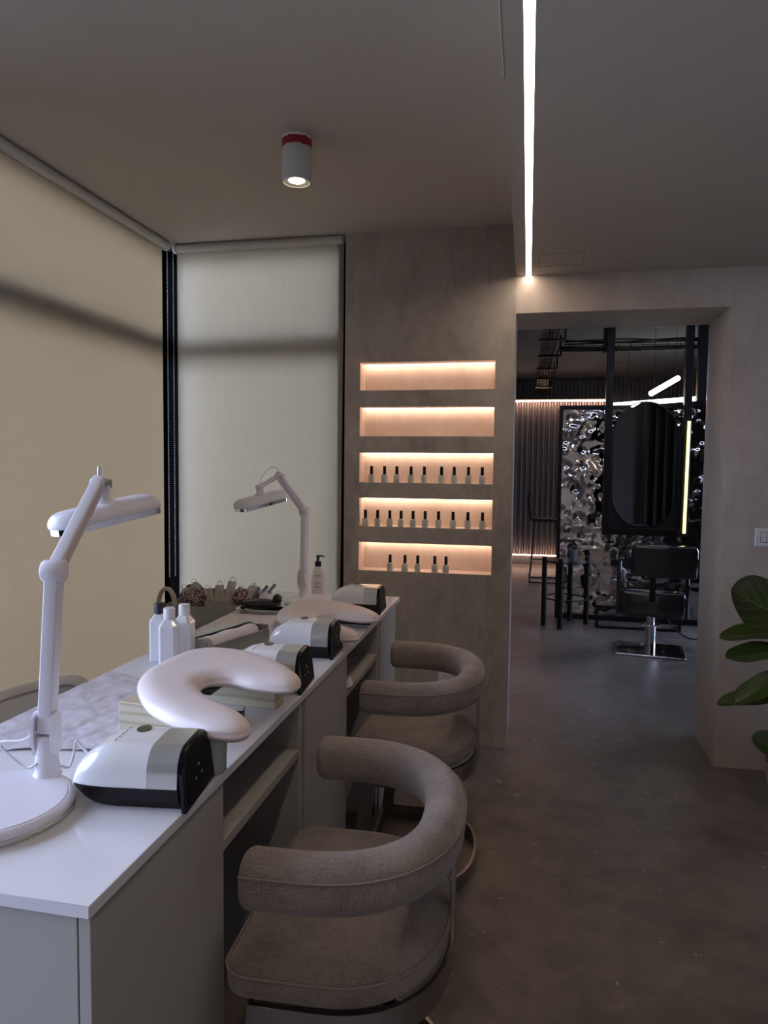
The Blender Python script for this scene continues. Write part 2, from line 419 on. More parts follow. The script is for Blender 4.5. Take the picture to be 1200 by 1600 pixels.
window('window_2', 'y', 3.55, -1.90, CX0, .03, 2.49, [], [1.975])
sbox('trim_3', -1.97, -1.90, 3.52, 3.60, .0, 2.49, DARKF, 'dark corner mullion between the two windows')
sbox('trim_4', -1.868, -1.812, 3.430, 3.50, .0, 2.44, DARKF, 'black corner post between the two blinds')
sbox('trim_5', -.950, -.8955, 3.45, 3.52, .0, 2.45, DARKF, 'black jamb strip beside the column')
# outdoors
sbox('ground', -40, -2.1, -30, 40, -.25, -.12, LAWN)
sbox('ground_back', -2.1, -1.03, 3.7, 40, -.25, -.12, LAWN)

# roller blinds
def chain(x, y, z0, z1):
    m = MB(); n = int((z1-z0)/.010)
    for i in range(n+1):
        z = z0+(z1-z0)*i/n; r = .0032
        m.lathe([(0, -r), (r*.87, -r*.5), (r*.87, r*.5), (0, r)], 6, (x, y, z))
    return m
b1 = thing('roller_blind', 'beige roller blind over the left window wall', 'blind', (-1.83, 2.4, 2.468))
m = MB(); m.box(-.0006, .0006, -.70, .947, -2.40, 0); m.build('blind_fabric', BLINDL, b1, (-.02, 0, 0))
m = MB(); m.cyl((0, -.70, 0), (0, .947, 0), .021, 24); m.build('roller_tube', TUBE, b1)
m = MB(); m.box(-.016, .016, -.70, .947, -.014, .014); m.build('bottom_bar', TUBE, b1, (-.02, 0, -2.41), bevel=.004)
m = MB(); m.lathe([(.004, -.004), (.024, -.004), (.026, 0), (.024, .010), (.006, .012)], 20, M=Matrix.Rotation(-pi/2, 4, 'X')); m.build('end_bracket', WSAT, b1, (0, .950, 0))
chain(0, 0, -1.70, -.02).build('bead_chain', WSAT, b1, (-.012, .985, 0))
b2 = thing('roller_blind', 'pale grey roller blind over the back window, next to the column', 'blind', (-1.37, 3.412, 2.468))
m = MB(); x0, x1 = -.441, .452
m.add([(x0, -.0006, 0), (x1+.004, -.0006, 0), (x1-.008, -.0006, -2.4), (x0, -.0006, -2.4), (x0, .0006, 0), (x1+.004, .0006, 0), (x1-.008, .0006, -2.4), (x0, .0006, -2.4)],
      [(0, 1, 2, 3), (7, 6, 5, 4), (0, 4, 5, 1), (1, 5, 6, 2), (2, 6, 7, 3), (3, 7, 4, 0)])
m.build('blind_fabric', BLINDB, b2, (0, .020, 0), smooth=0)
m = MB(); m.cyl((-.43, 0, 0), (.455, 0, 0), .021, 24); m.build('roller_tube', TUBE, b2)
m = MB(); m.box(-.452, .444, -.012, .012, -.014, .014); m.build('bottom_bar', TUBE, b2, (0, .020, -2.41), bevel=.004)
m = MB(); m.lathe([(.004, -.004), (.024, -.004), (.026, 0), (.024, .010), (.006, .012)], 20, M=Matrix.Rotation(-pi/2, 4, 'Y')); m.build('end_bracket', WSAT, b2, (-.436, 0, 0))
chain(0, 0, -1.70, -.02).build('bead_chain', WSAT, b2, (-.456, .006, 0))

# ceiling light line
ln = thing('linear_light', 'long recessed warm white light line in the ceiling', 'light', (-.0175, 0, 2.25))
m = MB(); m.box(-.0112, .0112, -2.9, 3.385, .0012, .006); m.build('diffuser', LEDW, ln)
m = MB(); m.box(-.0112, .0112, -2.9, 3.387, .0062, .017); m.build('profile', WSAT, ln)
# ceiling spotlight
sp = thing('ceiling_spotlight', 'white cylinder ceiling spotlight with red tape round its top', 'light', (-.812, 2.40, 2.49))
m = MB(); m.lathe([(.0505, 0), (.0505, -.148), (.048, -.151), (.046, -.151), (.043, -.148), (.036, -.147), (.030, -.144)], 40); m.build('housing', mat('spot_white', (.60, .62, .57), .35), sp)
m = MB()
for k, (z0, z1) in enumerate([(-.036, -.008)]):
    rg = []
    n = 60
    for r, base in ((.0512, z0), (.0522, z0), (.0522, z1), (.0512, z1)):
        rg.append([Vector((r*cos(2*pi*i/n), r*sin(2*pi*i/n), base+.004*noise.noise((i*.35, base*90, 0)) + .006*noise.noise((i*.12, base*50, 3)))) for i in range(n)])
    m.loft(rg, caps=False, closed=True)
m.build('red_tape', mat('red_tape', (.33, .012, .03), .45), sp)
m = MB(); rg = []; n = 60
for r, b in ((.0514, -.010), (.0530, -.010), (.0530, -.0008), (.0514, -.0008)):
    rg.append([Vector((r*cos(2*pi*i/n), r*sin(2*pi*i/n), b+(.004*noise.noise((i*.4, 1, 7)) if b < -.005 else 0))) for i in range(n)])
m.loft(rg, caps=False, closed=True); m.build('torn_tape', WSAT, sp)
m = MB(); m.lathe([(.0, -.1380), (.028, -.1385), (.029, -.143), (.026, -.1455), (0, -.1480)], 24); m.build('bulb', emit('bulb', (1, .80, .55), 9), sp)

# niche light strips
for i, (z0, z1) in enumerate(NZ):
    nm = ['top niche', 'second niche from the top', 'middle niche', 'second niche from the bottom', 'bottom niche'][i]
    o = MB().box(-.322, .322, -.004, .004, -.0035, 0).build('niche_light_strip', LEDN, None, ((NX0+NX1)/2, CY+ND-.022, z1-.002))
    tag(o, 'thin warm light strip under the roof of the '+nm, 'light', 'niche light strips')

# sockets and switch
sw = thing('light_switch', 'white light switch plate on the wall right of the doorway', 'switch', (1.055, 3.39, 1.062))
MB().box(-.057, .057, -.008, 0, -.041, .041).build('plate', WSAT, sw, bevel=.003)
MB().box(-.0355, .0350, -.0088, -.0078, -.0235, .0230).build('rocker_gap', BLK, sw)
for i in range(3):
    for j in range(2):
        MB().box(-.034+i*.023, -.0125+i*.023, -.0105, -.008, -.0215+j*.022, -.0005+j*.022).build('rocker', WSAT, sw, bevel=.0015)
so = thing('wall_socket', 'white double power socket low on the column behind the far chair', 'socket', (-.352, 3.39, .338))
MB().box(-.058, .058, -.007, 0, -.04, .04).build('plate', WSAT, so, bevel=.003)
for x in (-.026, .026):
    c = MB().lathe([(.0, 0), (.0205, 0), (.0205, .003), (.018, .003), (.0175, .0005), (0, .0005)], 20, M=Matrix.Translation((x, -.007, 0)) @ Matrix.Rotation(pi/2, 4, 'X')).build('outlet', WSAT, so)
    MB().cyl((x-.006, -.0085, 0), (x-.006, -.0078, 0), .002, 8).cyl((x+.006, -.0085, 0), (x+.006, -.0078, 0), .002, 8).build('pin_hole', BLK, c)

# ================================================================ DESK
DX0, DX1, DY0, DY1, DZ = -1.125, -.543, .782, 3.048, .78
o = MB().box(-.291, .291, -1.133, 1.133, -.018, 0).build('worktop', TOP, None, ((DX0+DX1)/2, (DY0+DY1)/2, DZ), bevel=.0012)
tag(o, 'long glossy white worktop of the manicure desk', 'worktop')
ZU = DZ-.018
def pedestal(y0, y1, label):
    cy = (y0+y1)/2; h = (y1-y0)/2; t = thing('desk_cabinet', label, 'cabinet', (-.83, cy, 0), 0, 'pedestal cabinets under the worktop')
    MB().box(-.275, .262, -h, h, .0, ZU-.0005).build('body', LAM, t, bevel=.001)
    MB().box(.2645, .282, -h, h, .0, ZU-.0005).build('front_panel', LAM, t, bevel=.001)
    return t
pedestal(.792, 1.203, 'near pale grey cabinet under the front end of the desk')
pedestal(1.707, 2.127, 'middle pale grey cabinet under the desk between the two chairs')
pedestal(2.647, 2.958, 'far pale grey cabinet at the column end of the desk')
def bay(y0, y1, label):
    L = y1-y0; t = thing('desk_shelf_unit', label, 'shelf', (-.83, (y0+y1)/2, 0), 0, 'open shelf bays under the worktop'); h = L/2
    MB().box(-.10, .278, -h+.001, h-.046, .617, .638).build('shelf', LAM, t, bevel=.001)
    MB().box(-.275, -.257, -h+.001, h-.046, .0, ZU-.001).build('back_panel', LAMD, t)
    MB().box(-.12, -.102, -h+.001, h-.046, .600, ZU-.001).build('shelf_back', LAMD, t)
    MB().box(-.256, .278, h-.045, h-.023, 0, ZU-.001).build('side_panel', LAM, t, bevel=.001)
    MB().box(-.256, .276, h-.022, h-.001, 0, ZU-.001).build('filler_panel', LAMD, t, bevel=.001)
    return t
bay(1.203, 1.707, 'open knee space with shelf beside the near chair')
bay(2.127, 2.647, 'open knee space with shelf beside the far chair')
# coil of cable on far shelf
m = MB()
for k in range(3): m.tube([(.05*cos(a)*(1-.06*k), .045*sin(a)*(1-.06*k), .006+.009*k) for a in [2*pi*i/36 for i in range(36)]], .0045, 8, closed=True)
tag(m.build('coiled_cable', WPL, None, (-.598, 2.185, .638)), 'coil of white cable lying on the shelf under the desk', 'cable')

# ================================================================ CHAIRS
def superD(xf, xc, a, hb, nf=10, nb=36, rf=.05, ex=2.35):
    """closed outline, D shape: straight front (at xf), rounded back reaching xc+a"""
    P = []
    for k in range(nb+1):
        t = -pi/2+pi*k/nb; c, s_ = cos(t), sin(t)
        P.append((xc+a*abs(c)**(2/ex), hb*(1 if s_ > 0 else -1)*abs(s_)**(2/ex)))
    for sgn, a0 in ((1, 90), (-1, 180)):
        cx, cy = xf+rf, sgn*(hb-rf)
        for k in range(nf+1):
            a = R_(a0+90*k/nf); P.append((cx+rf*cos(a), cy+rf*sin(a)))
    return P
def offs(P, d):
    n = len(P); out = []
    for i in range(n):
        a, b = Vector(P[i-1]), Vector(P[(i+1) % n]); t = (b-a)
        if t.length < 1e-9: t = Vector((1, 0))
        t.normalize(); out.append((P[i][0]-t.y*d, P[i][1]+t.x*d))
    return out
def make_chair(loc, rz, label):
    t = thing('tub_chair', label, 'chair', loc, rz, 'taupe tub chairs at the manicure desk')
    # seat cushion
    base = superD(-.187, -.02, .224, .262)
    sec = [(.014, .410), (.003, .420), (0, .436), (0, .452), (.006, .463), (.020, .472), (.045, .479), (.075, .484), (.10, .4855)]
    m = MB(); rings = []
    for d, z in sec:
        q_ = offs(base, min(d, .02)); k_ = 1-max(0, d-.02)/.22
        rings.append([Vector((x*k_, y*k_, z)) for x, y in q_])
    c = Vector((.0, 0, .487)); m.loft(rings, caps=False)
    nb = len(rings[0]); b0 = 0; m.v.append(tuple(c)); ci = len(m.v)-1; top = (len(sec)-1)*nb
    for k in range(nb): m.f.append((top+k, top+(k+1) % nb, ci)); m.mi.append(0)
    m.f.append(tuple(reversed(range(nb)))); m.mi.append(0)
    seat = m.build('seat', FAB, t, smooth=60)
    MB().tube([(x, y, .4585) for x, y in offs(base, -.0005)], .0022, 6, closed=True).build('piping', PIPE, seat)
    # arm / back tube
    xc, a, hb, ex = -.055, .243, .2595, 2.45
    path = [(-.122+.067*k/8, -hb) for k in range(8)]
    for k in range(33):
        q = -pi/2+pi*k/32; c_, s_ = cos(q), sin(q)
        path.append((xc+a*abs(c_)**(2/ex), hb*(1 if s_ > 0 else -1)*abs(s_)**(2/ex)))
    path += [(-.122+.067*k/8, hb) for k in range(7, -1, -1)]
    prof = srect(.084, .102, .040, 7)
    L = [0]
    for i in range(1, len(path)): L.append(L[-1]+(Vector(path[i])-Vector(path[i-1])).length)
    tot = L[-1]; rings = []; pipe = []; R = .018
    ext = []
    for i, p in enumerate(path):
        p0, p1 = Vector(path[max(i-1, 0)]), Vector(path[min(i+1, len(path)-1)]); tg = (p1-p0).normalized()
        ext.append((Vector(p), tg))
    pre = [(ext[0][0]-ext[0][1]*R*sin(q), ext[0][1], 1-(1-cos(q))*.40) for q in [pi/2, pi/2*.8, pi/2*.6, pi/2*.4, pi/2*.2]]
    post = [(ext[-1][0]+ext[-1][1]*R*sin(q), ext[-1][1], 1-(1-cos(q))*.40) for q in [pi/2*.2, pi/2*.4, pi/2*.6, pi/2*.8, pi/2]]
    allp = pre+[(p, g, 1) for p, g in ext]+post
    for p, g, s_ in allp:
        nx = Vector((g.y, -g.x))     # outward side
        rings.append([Vector((p.x+nx.x*u*s_, p.y+nx.y*u*s_, .640+v*s_)) for u, v in prof])
        pipe.append(Vector((p.x+nx.x*.0424*s_, p.y+nx.y*.0424*s_, .640+.024*s_)))
    m = MB().loft(rings); arm = m.build('arm_back', FAB, t, smooth=60)
    MB().tube(pipe, .0018, 6).build('piping', PIPE, arm)
    # metal: seat ring, base ring, posts, rear upright
    def band(z0, z1, xf, xb, hb_, th=.009):
        o_ = superD(xf, -.02, xb+.02, hb_, rf=.012); i_ = offs(o_, th)
        return MB().loft([[Vector((x, y, z)) for x, y in q] for q, z in ((o_, z0), (o_, z1), (i_, z1), (i_, z0))], caps=False, closed=True)
    band(.356, .4095, -.135, .212, .262).build('seat_ring', STEEL, t, smooth=40)
    band(0, .050, -.160, .210, .265).build('base_ring', STEEL, t, smooth=40)
    for s_ in (-1, 1):
        y0, y1 = (.2535, .2625) if s_ > 0 else (-.2625, -.2535)
        m = MB(); k = .0025*s_
        m.add([(-.135, y0, .409), (-.092, y0, .409), (-.092, y1, .409), (-.135, y1, .409), (-.172, y0+k, 0), (-.129, y0+k, 0), (-.129, y1+k, 0), (-.172, y1+k, 0)],
              [(0, 1, 2, 3), (7, 6, 5, 4), (0, 4, 5, 1), (1, 5, 6, 2), (2, 6, 7, 3), (3, 7, 4, 0)])
        m.build('post', STEEL, t, bevel=.001)
    MB().box(.2055, .2135, -.021, .021, .36, .62).build('rear_upright', STEEL, t, bevel=.001)
    MB().box(-.12, .12, -.20, .20, .394, .4095).build('seat_board', BLK, t)
    return t
ch = make_chair((-.337, 1.372, 0), R_(2.2), 'taupe upholstered tub chair nearest the camera, at the near knee space')
dup(ch, (-.355, 2.355, 0), R_(.5), 'taupe upholstered tub chair farther back, in front of the column')

# white chair behind the desk
t = thing('salon_armchair', 'cream leather chair with rounded back behind the desk, by the window', 'chair', (-1.285, 1.62, 0))
def shell(r_in, r_out, zt, zb, name, m_, n=40, a0=-105, a1=105, ax=.170, ay=.285):
    rings = []
    for k in range(n+1):
        a = R_(a0+(a1-a0)*k/n)+pi; f = k/n; e = min(f, 1-f)*2
        top = zb+(zt-zb)*(1-max(0, 1-e*3.2)**2.2*.75)
        cr, sr = cos(a), sin(a)
        def P(q, z): return Vector((ax*cr*q, ay*sr*q, z))
        rings.append([P(r_in, zb), P(r_in, top-.012), P((r_in+r_out)/2, top), P(r_out, top-.012), P(r_out, zb)])
    return MB().loft(rings)
body = shell(.80, 1.0, .715, .42, 'backrest', CREAM).build('backrest', CREAM, t, smooth=70)
m = MB()
pp = []
for k in range(41):
    a = R_(-105+210*k/40)+pi; f = k/40; e = min(f, 1-f)*2; top = .42+.295*(1-max(0, 1-e*3.2)**2.2*.75)
    pp.append((.170*cos(a)*.79, .285*sin(a)*.79, top-.022))
m.tube(pp, .003, 6).build('piping', PIPE, body)
m = MB(); m.loft([[Vector((.135*cos(2*pi*k/32)*s_, .225*sin(2*pi*k/32)*s_, z)) for k in range(32)] for s_, z in ((.9, .38), (1, .40), (1, .46), (.93, .48), (.6, .488))]); m.build('seat', CREAM, t, smooth=60)
MB().cyl((0, 0, .06), (0, 0, .38), .028, 20).build('pedestal', CHROME, t)
MB().lathe([(0, 0), (.145, 0), (.145, .008), (.06, .03), (.03, .06), (0, .06)], 32).build('base', CHROME, t)

# ================================================================ DESK ITEMS
def make_uv(loc, rz, label):
    """UV nail lamp: opening at +x, rounded rear at -x. local x -.24..0, y 0..0.17"""
    t = thing('nail_lamp', label, 'nail lamp', loc, rz, 'UV nail lamps along the desk'); WD = .146
    def sec(x, z0, z1, wscale, hs=1.0, n=8):
        # half-body cross-section from z0..z1 of rounded trapezoid
        pts = []; w0 = WD/2*wscale; H = .101*hs
        rc = .040*min(1, hs)
        prof = []
        # right side up, rounded corner, left side down
        def hw(z): return w0*(1-.10*max(0, z)/.101)
        zs = [z0+(H-rc-z0)*i/3 for i in range(4)] if z1 > .05 else [z0, z1]
        for z in zs: prof.append((hw(z), z))
        if z1 > .05:
            wt = hw(H-rc)
            for k in range(1, n+1):
                a = pi/2*k/n; prof.append((wt-rc*.95+rc*.95*cos(a), H-rc+rc*sin(a)))
        full = prof+[(-y, z) for y, z in reversed(prof)]
        return [Vector((x, WD/2+y, z)) for y, z in full]
    ZS = .038
    # white upper body
    def rear(u):  # u 0..1 from rear tip to full section
        return sqrt(max(0, 1-(1-u)**2))
    st = [(-.192+.078*u, rear(u)) for u in (.02, .06, .12, .2, .32, .46, .62, .8, 1)]+[(-.100, 1), (-.056, 1)]
    m = MB(); m.loft([sec(x, ZS, 1, .72+.28*q, .40+.60*q) for x, q in st]); m.build('housing', WGLOSS, t, smooth=50)
    m = MB(); m.loft([sec(-.0555, ZS-.001, 1, 1.008, 1.008), sec(-.004, ZS-.001, 1, 1.008, 1.008)]); m.build('silver_band', SILV, t, smooth=50)
    # black base
    bst = [(-.190+.078*u, rear(u)) for u in (.03, .1, .25, .45, .7, 1)]+[(-.08, 1), (-.002, 1)]
    m = MB(); rings = []
    for x, q in bst:
        w = WD/2*(.72+.28*q); zb = .0+.028*(1-q)**1.0
        rings.append([Vector((x, WD/2+y, z)) for y, z in ((w-.001, ZS), (w-.003, ZS*.6+zb*.4), (w-.016*(1), zb), (-w+.016, zb), (-w+.003, ZS*.6+zb*.4), (-w+.001, ZS))])
    m.loft(rings); m.build('black_base', BLKG, t, smooth=30)
    # front frame and mouth
    full = sec(0, 0, 1, 1.0, 1.0)
    cz = .045
    def scl(ps, s_, x, lift=0): return [Vector((x+.010*(1-(p.z/.1)), WD/2+(p.y-WD/2)*s_, cz+(p.z-cz)*s_+lift)) for p in ps]
    m = MB(); m.loft([scl(full, 1.0, -.005), scl(full, 1.005, .001), scl(full, .97, .004), scl(full, .84, .003), scl(full, .83, -.004)], caps=True)
    fr = m.build('front_frame', BLKG, t, smooth=40)
    MB().loft([scl(full, .835, .0036), scl(full, .80, .0033)]).build('opening', VOID, fr, smooth=0)
    led = emit('uv_chip', (.75, .80, .45), .10)
    for y, z in ((.085, .036), (.055, .036), (.073, .054)):
        xs_ = .0036+.010*(1-z/.1)
        MB().box(xs_-.0003, xs_+.0010, y-.002, y+.002, z-.002, z+.002).build('led_chip', CHIP, fr)
    m = MB(); m.lathe([(0, 0), (.012, 0), (.012, .0012), (0, .0012)], 28, M=Matrix.Translation((-.100, .100, .1012)) @ Matrix.Scale(1.35, 4, (0, 1, 0))); m.build('logo_badge', mat('badge', (.05, .06, .045), .15), t)
    m = MB()
    for i in range(5): m.box(-.128-.0006, -.128+.0006, .045+i*.014, .045+i*.014+.007, .0995, .1012)
    m.build('printed_marks', GREYL, t)
    return t
uvA = make_uv((-.549, 1.032, DZ), R_(7), 'white and black nail lamp nearest the camera, beside the near desk lamp')
dup(uvA, (-.556, 1.650, DZ), R_(4), 'nail lamp partly hidden behind the near armrest cushion')
dup(uvA, (-.567, 1.980, DZ), R_(3), 'third nail lamp from the camera, in front of the far armrest cushion')
dup(uvA, (-.563, 2.650, DZ), R_(2), 'farthest nail lamp, near the column end of the desk')

HR = [(-.822, 1.365), (-.856, 1.443), (-.863, 1.515), (-.859, 1.59), (-.845, 1.65), (-.793, 1.690), (-.697, 1.680), (-.582, 1.607), (-.509, 1.527), (-.488, 1.475), (-.505, 1.44), (-.58, 1.440), (-.648, 1.462), (-.690, 1.443), (-.690, 1.398), (-.652, 1.345), (-.598, 1.301), (-.54, 1.262), (-.500, 1.218), (-.490, 1.182), (-.512, 1.160), (-.554, 1.160), (-.606, 1.180), (-.671, 1.212), (-.745, 1.268)]
HC = Vector((-.68, 1.40))
def make_rest(loc, label, thick=.024):
    t = thing('armrest_cushion', label, 'armrest cushion', loc, 0, 'curved armrest cushions on the desk')
    out = [Vector((p[0], p[1])) for p in [(q.x-HC.x, q.y-HC.y) for q in catmull([(a, b, 0) for a, b in HR], 6, True)]]
    n = len(out)
    ori = sum(out[i-1].x*out[i].y-out[i].x*out[i-1].y for i in range(n)); sgn = 1 if ori > 0 else -1
    def dist(p):
        best = 9
        for i in range(n):
            a, b = out[i-1], out[i]; ab = b-a; tt = max(0, min(1, (p-a).dot(ab)/ab.length_squared)); best = min(best, (p-a-ab*tt).length)
        return best
    def inside(p):
        c = False
        for i in range(n):
            a, b = out[i-1], out[i]
            if (a.y > p.y) != (b.y > p.y) and p.x < (b.x-a.x)*(p.y-a.y)/(b.y-a.y)+a.x: c = not c
        return c
    pts = [Vector(p) for p in out]; edges = [(i, (i+1) % n) for i in range(n)]
    for d in (.0012, .004, .009):
        for i in range(0, n, 1):
            g = (out[(i+1) % n]-out[i-1]).normalized(); q = out[i]+Vector((-g.y, g.x))*d*sgn
            if inside(q) and dist(q) > d*.85: pts.append(q)
    y = -.28
    while y < .32:
        x = -.22
        while x < .22:
            p = Vector((x, y))
            if inside(p) and dist(p) > .013: pts.append(p)
            x += .012
        y += .012
    r = geometry.delaunay_2d_cdt(pts, edges, [], 1, 1e-5)
    V, F = r[0], r[2]; W_ = .050; m = MB(); top = []
    D = [dist(v) if i >= n else 0 for i, v in enumerate(V)]
    def prof(d): q = min(d/W_, 1); return sqrt(max(0, 1-(1-q)**2.6))
    b = len(V)
    m.v = [(v.x, v.y, thick*prof(d)*1.0) for v, d in zip(V, D)]+[(v.x, v.y, -thick*.55*min(1, prof(min(d*3, W_)))) for v, d in zip(V, D)]
    m.f = [tuple(f) for f in F]+[tuple(b+i for i in reversed(f)) for f in F]
    bd = set()
    es = {}
    for f in F:
        for i in range(len(f)):
            e = (f[i], f[(i+1) % len(f)]); es[e] = 1
    for (p, q) in list(es):
        if (q, p) not in es: m.f.append((q, p, b+p, b+q))
    m.mi = [0]*len(m.f)
    m.build('cushion', LEATH, t, smooth=80)
    return t
r1 = make_rest((HC.x, HC.y, .862), 'pale pink curved armrest cushion nearest the camera, on wooden blocks')
r2 = dup(r1, (HC.x-.018, HC.y+.935, .817), 0, 'curved armrest cushion near the far lamp, between two nail lamps')
for c, dz in ((r1, 0), (r2, 0)): pass
MB().box(-.155, .0, .03, .10, -.022, -.012).build('support_plate', BLK, r1, bevel=.003)
MB().box(.0, .16, .075, .115, -.026, -.014).build('support_plate', BLK, r2, bevel=.003)
def block(name, x0, x1, y0, y1, z0, z1, rz, label, m_=PINE, grp='pine blocks under the near cushion'):
    cx, cy = (x0+x1)/2, (y0+y1)/2
    o = MB().box(x0-cx, x1-cx, y0-cy, y1-cy, 0, z1-z0).build(name, m_, None, (cx, cy, z0), bevel=.002, rot=(0, 0, rz))
    return tag(o, label, 'block', grp)
block('wood_block', -.845, -.665, 1.325, 1.375, DZ, .846, R_(-6), 'pine block under the left side of the near cushion')
block('wood_block', -.750, -.568, 1.545, 1.595, DZ, .848, R_(-4), 'pine block under the far arm of the near cushion')
block('foam_block', -.700, -.555, 2.43, 2.47, DZ, .799, R_(-6), 'flat pale block under the far armrest cushion', WSAT, None)
o = MB().lathe([(0, 0), (.017, 0), (.020, .004), (.022, .060), (.020, .066), (0, .066)], 24).build('support_cup', mat('clear_grey', (.42, .44, .42), .15), None, (-.560, 1.195, DZ))
tag(o, 'small grey cup propping up the near arm of the cushion', 'cup')
t = thing('metal_clip', 'small black slotted metal clip on the desk inside the cushion curve', 'clip', (-.640, 1.430, DZ), R_(20))
m = MB()
for i in range(4): m.box(-.030+i*.018, -.022+i*.018, -.012, .012, .020, .0225)
m.box(-.030, .036, -.016, -.012, .020, .0225); m.box(-.030, .036, .012, .016, .020, .0225); m.box(-.030, -.028, -.016, .016, 0, .0225); m.box(.034, .036, -.016, .016, 0, .032)
m.build('clip_body', BLKM, t)

# magnifier style desk lamps
def arm_mesh(p0, p1, w, d, up=(0, 1, 0)):
    p0, p1 = Vector(p0), Vector(p1); t = (p1-p0).normalized(); u = Vector(up); a = t.cross(u).normalized(); b = a.cross(t).normalized()
    rings = []
    for p in (p0, p1): rings.append([p+a*x+b*y for x, y in srect(w, d, min(w, d)*.10, 3)])
    return MB().loft(rings)
def joint_mesh(c, r, w, ax=(0, 1, 0)):
    c = Vector(c); ax = Vector(ax).normalized(); return MB().tube([c-ax*w, c-ax*(w-.002), c+ax*(w-.002), c+ax*w], [r*.92, r, r, r*.92], 28)
def make_lamp(label, loc, base_c, elbow, top, head, hdir, hl, tw, br=.118, first=True):
    t = thing('desk_lamp', label, 'desk lamp', loc, 0, 'white articulated desk lamps')
    bx, by = base_c
    b = MB().lathe([(0, 0), (br-.004, 0), (br-.002, .003), (br-.002, .010), (br, .012), (br, .019), (br-.006, .023), (br-.010, .0235), (br-.011, .0225), (br-.013, .0240), (0, .0240)], 64, (bx, by, 0)).build('base', WPL, t)
    MB().lathe([(br-.0018, .003), (br-.0005, .004), (br-.0005, .009), (br-.0018, .010)], 64, (bx, by, 0)).build('base_ring', SILV, b)
    # socket
    s_ = MB().lathe([(.0245, .023), (.021, .028), (.019, .060), (.0195, .062), (.0195, .092), (.017, .095), (0, .095)], 32); so_ = s_.build('socket', WPL, t)
    z0 = .108
    rz = Matrix.Rotation(tw, 4, 'Z'); axis = rz @ Vector((0, 1, 0)); xx = rz @ Vector((1, 0, 0))
    m = MB(); 
    for sg in (-1, 1):
        c0 = axis*(.0165*sg)
        rings = []
        for off in (-.0028, .0028):
            rings.append([c0+axis*off+xx*x+Vector((0, 0, z)) for x, z in [(-.013, .062), (.013, .062), (.021, .085), (.022, .112)]+[(.003+.019*cos(a), .118+.019*sin(a)) for a in [R_(q) for q in range(0, 181, 15)]]+[(-.016, .110), (-.016, .085)]])
        m.loft(rings)
    m.build('lower_joint', WPL, t, smooth=40)
    jt = MB(); 
    el = Vector(elbow); 
    low0 = Vector((0, 0, .100))
    la = arm_mesh(low0, el-Vector((0, 0, .004)), .029, .024, axis); lo = la.build('lower_arm', WPL, t, bevel=.001)
    joint_mesh(el, .0195, .0185, axis).build('elbow_joint', WPL, t, smooth=40)
    tp = Vector(top)
    dr = (tp-el).normalized()
    ua = arm_mesh(el+dr*.006, tp+dr*.012, .026, .022, axis).build('upper_arm', WPL, t, bevel=.001)
    sd = dr.cross(axis).normalized()
    arm_mesh(el+dr*.03+axis*.0125, tp-dr*.01+axis*.0125, .013, .0015, axis).build('arm_inlay', mat('inlay', (.55, .45, .44), .35), ua)
    joint_mesh(tp, .0115, .0150, axis).build('top_joint', WPL, t, smooth=40)
    # head
    hc = Vector(head); hd = Vector(hdir).normalized(); side = Vector((0, 0, 1)).cross(hd).normalized(); up = hd.cross(side).normalized()
    if up.z < 0: up = -up
    Mh = Matrix((hd, side, up)).transposed().to_4x4(); Mh.translation = hc
    def oval(L_, W_, z, taper=.0, n=14):
        pts = []
        for sx_, a0 in ((1, -90), (-1, 90)):
            wd = W_*(1+(-taper if sx_ > 0 else taper*.0)); rr = wd
            for k in range(n+1):
                a = R_(a0+180*k/n); pts.append(Mh @ Vector((sx_*(L_-rr*.75)+rr*.75*cos(a)*1.0, rr*sin(a), z)))
        return pts
    HW = .043
    hb = MB().loft([oval(hl-.001, HW-.001, .0), oval(hl, HW, .003), oval(hl, HW, .008), oval(hl-.003, HW-.003, .016), oval(hl-.010, HW-.010, .024), oval(hl-.022, HW-.019, .029), oval(hl-.040, HW-.028, .031)])
    ho = hb.build('lamp_head', WPL, t, smooth=60)
    MB().loft([oval(hl-.004, HW-.004, -.0130), oval(hl-.002, HW-.002, -.0125), oval(hl-.002, HW-.002, -.0005), oval(hl-.004, HW-.004, 0)]).build('chrome_rim', CHROME, ho, smooth=60)
    MB().loft([oval(hl-.010, HW-.010, -.0134), oval(hl-.009, HW-.009, -.0128)]).build('lens', mat('diffuser_off', (.72, .74, .74), .3), ho)
    # neck on head: cone + cap, link to top joint
    nk = MB().lathe([(.026, .018), (.022, .032), (.0150, .040), (.0135, .052), (0, .052)], 24, M=Mh).build('neck', WPL, ho)
    MB().lathe([(0, .052), (.014, .052), (.0155, .055), (.0155, .066), (.013, .069), (0, .069)], 24, M=Mh).build('swivel_cap', WPL, ho)
    a_ = Mh @ Vector((0, 0, .060))
    MB().tube([a_, (a_+tp)/2+Vector((0, 0, .002)), tp], .009, 10).build('link', WPL, t)
    MB().cyl(tp+axis*.0165, tp+axis*.024, .009, 16).build('tension_knob', CHROME, t)
    s0 = tp+Vector((0, 0, .012)); e0 = Mh @ Vector((0, 0, .069)); mid = (s0+e0)/2; mid.z = max(s0.z, e0.z)+.020
    MB().tube(catmull([s0, s0*.75+mid*.25+Vector((0, 0, .014)), mid, e0*.7+mid*.3+Vector((0, 0, .012)), e0], 6), .0028 if first else .0018, 8).build('cable_loop', WPL, t)
    MB().cyl(axis*-.0195+Vector((0, 0, .072)), axis*-.0205+Vector((0, 0, .072)), .003, 12).build('screw', SILV, so_)
    return t
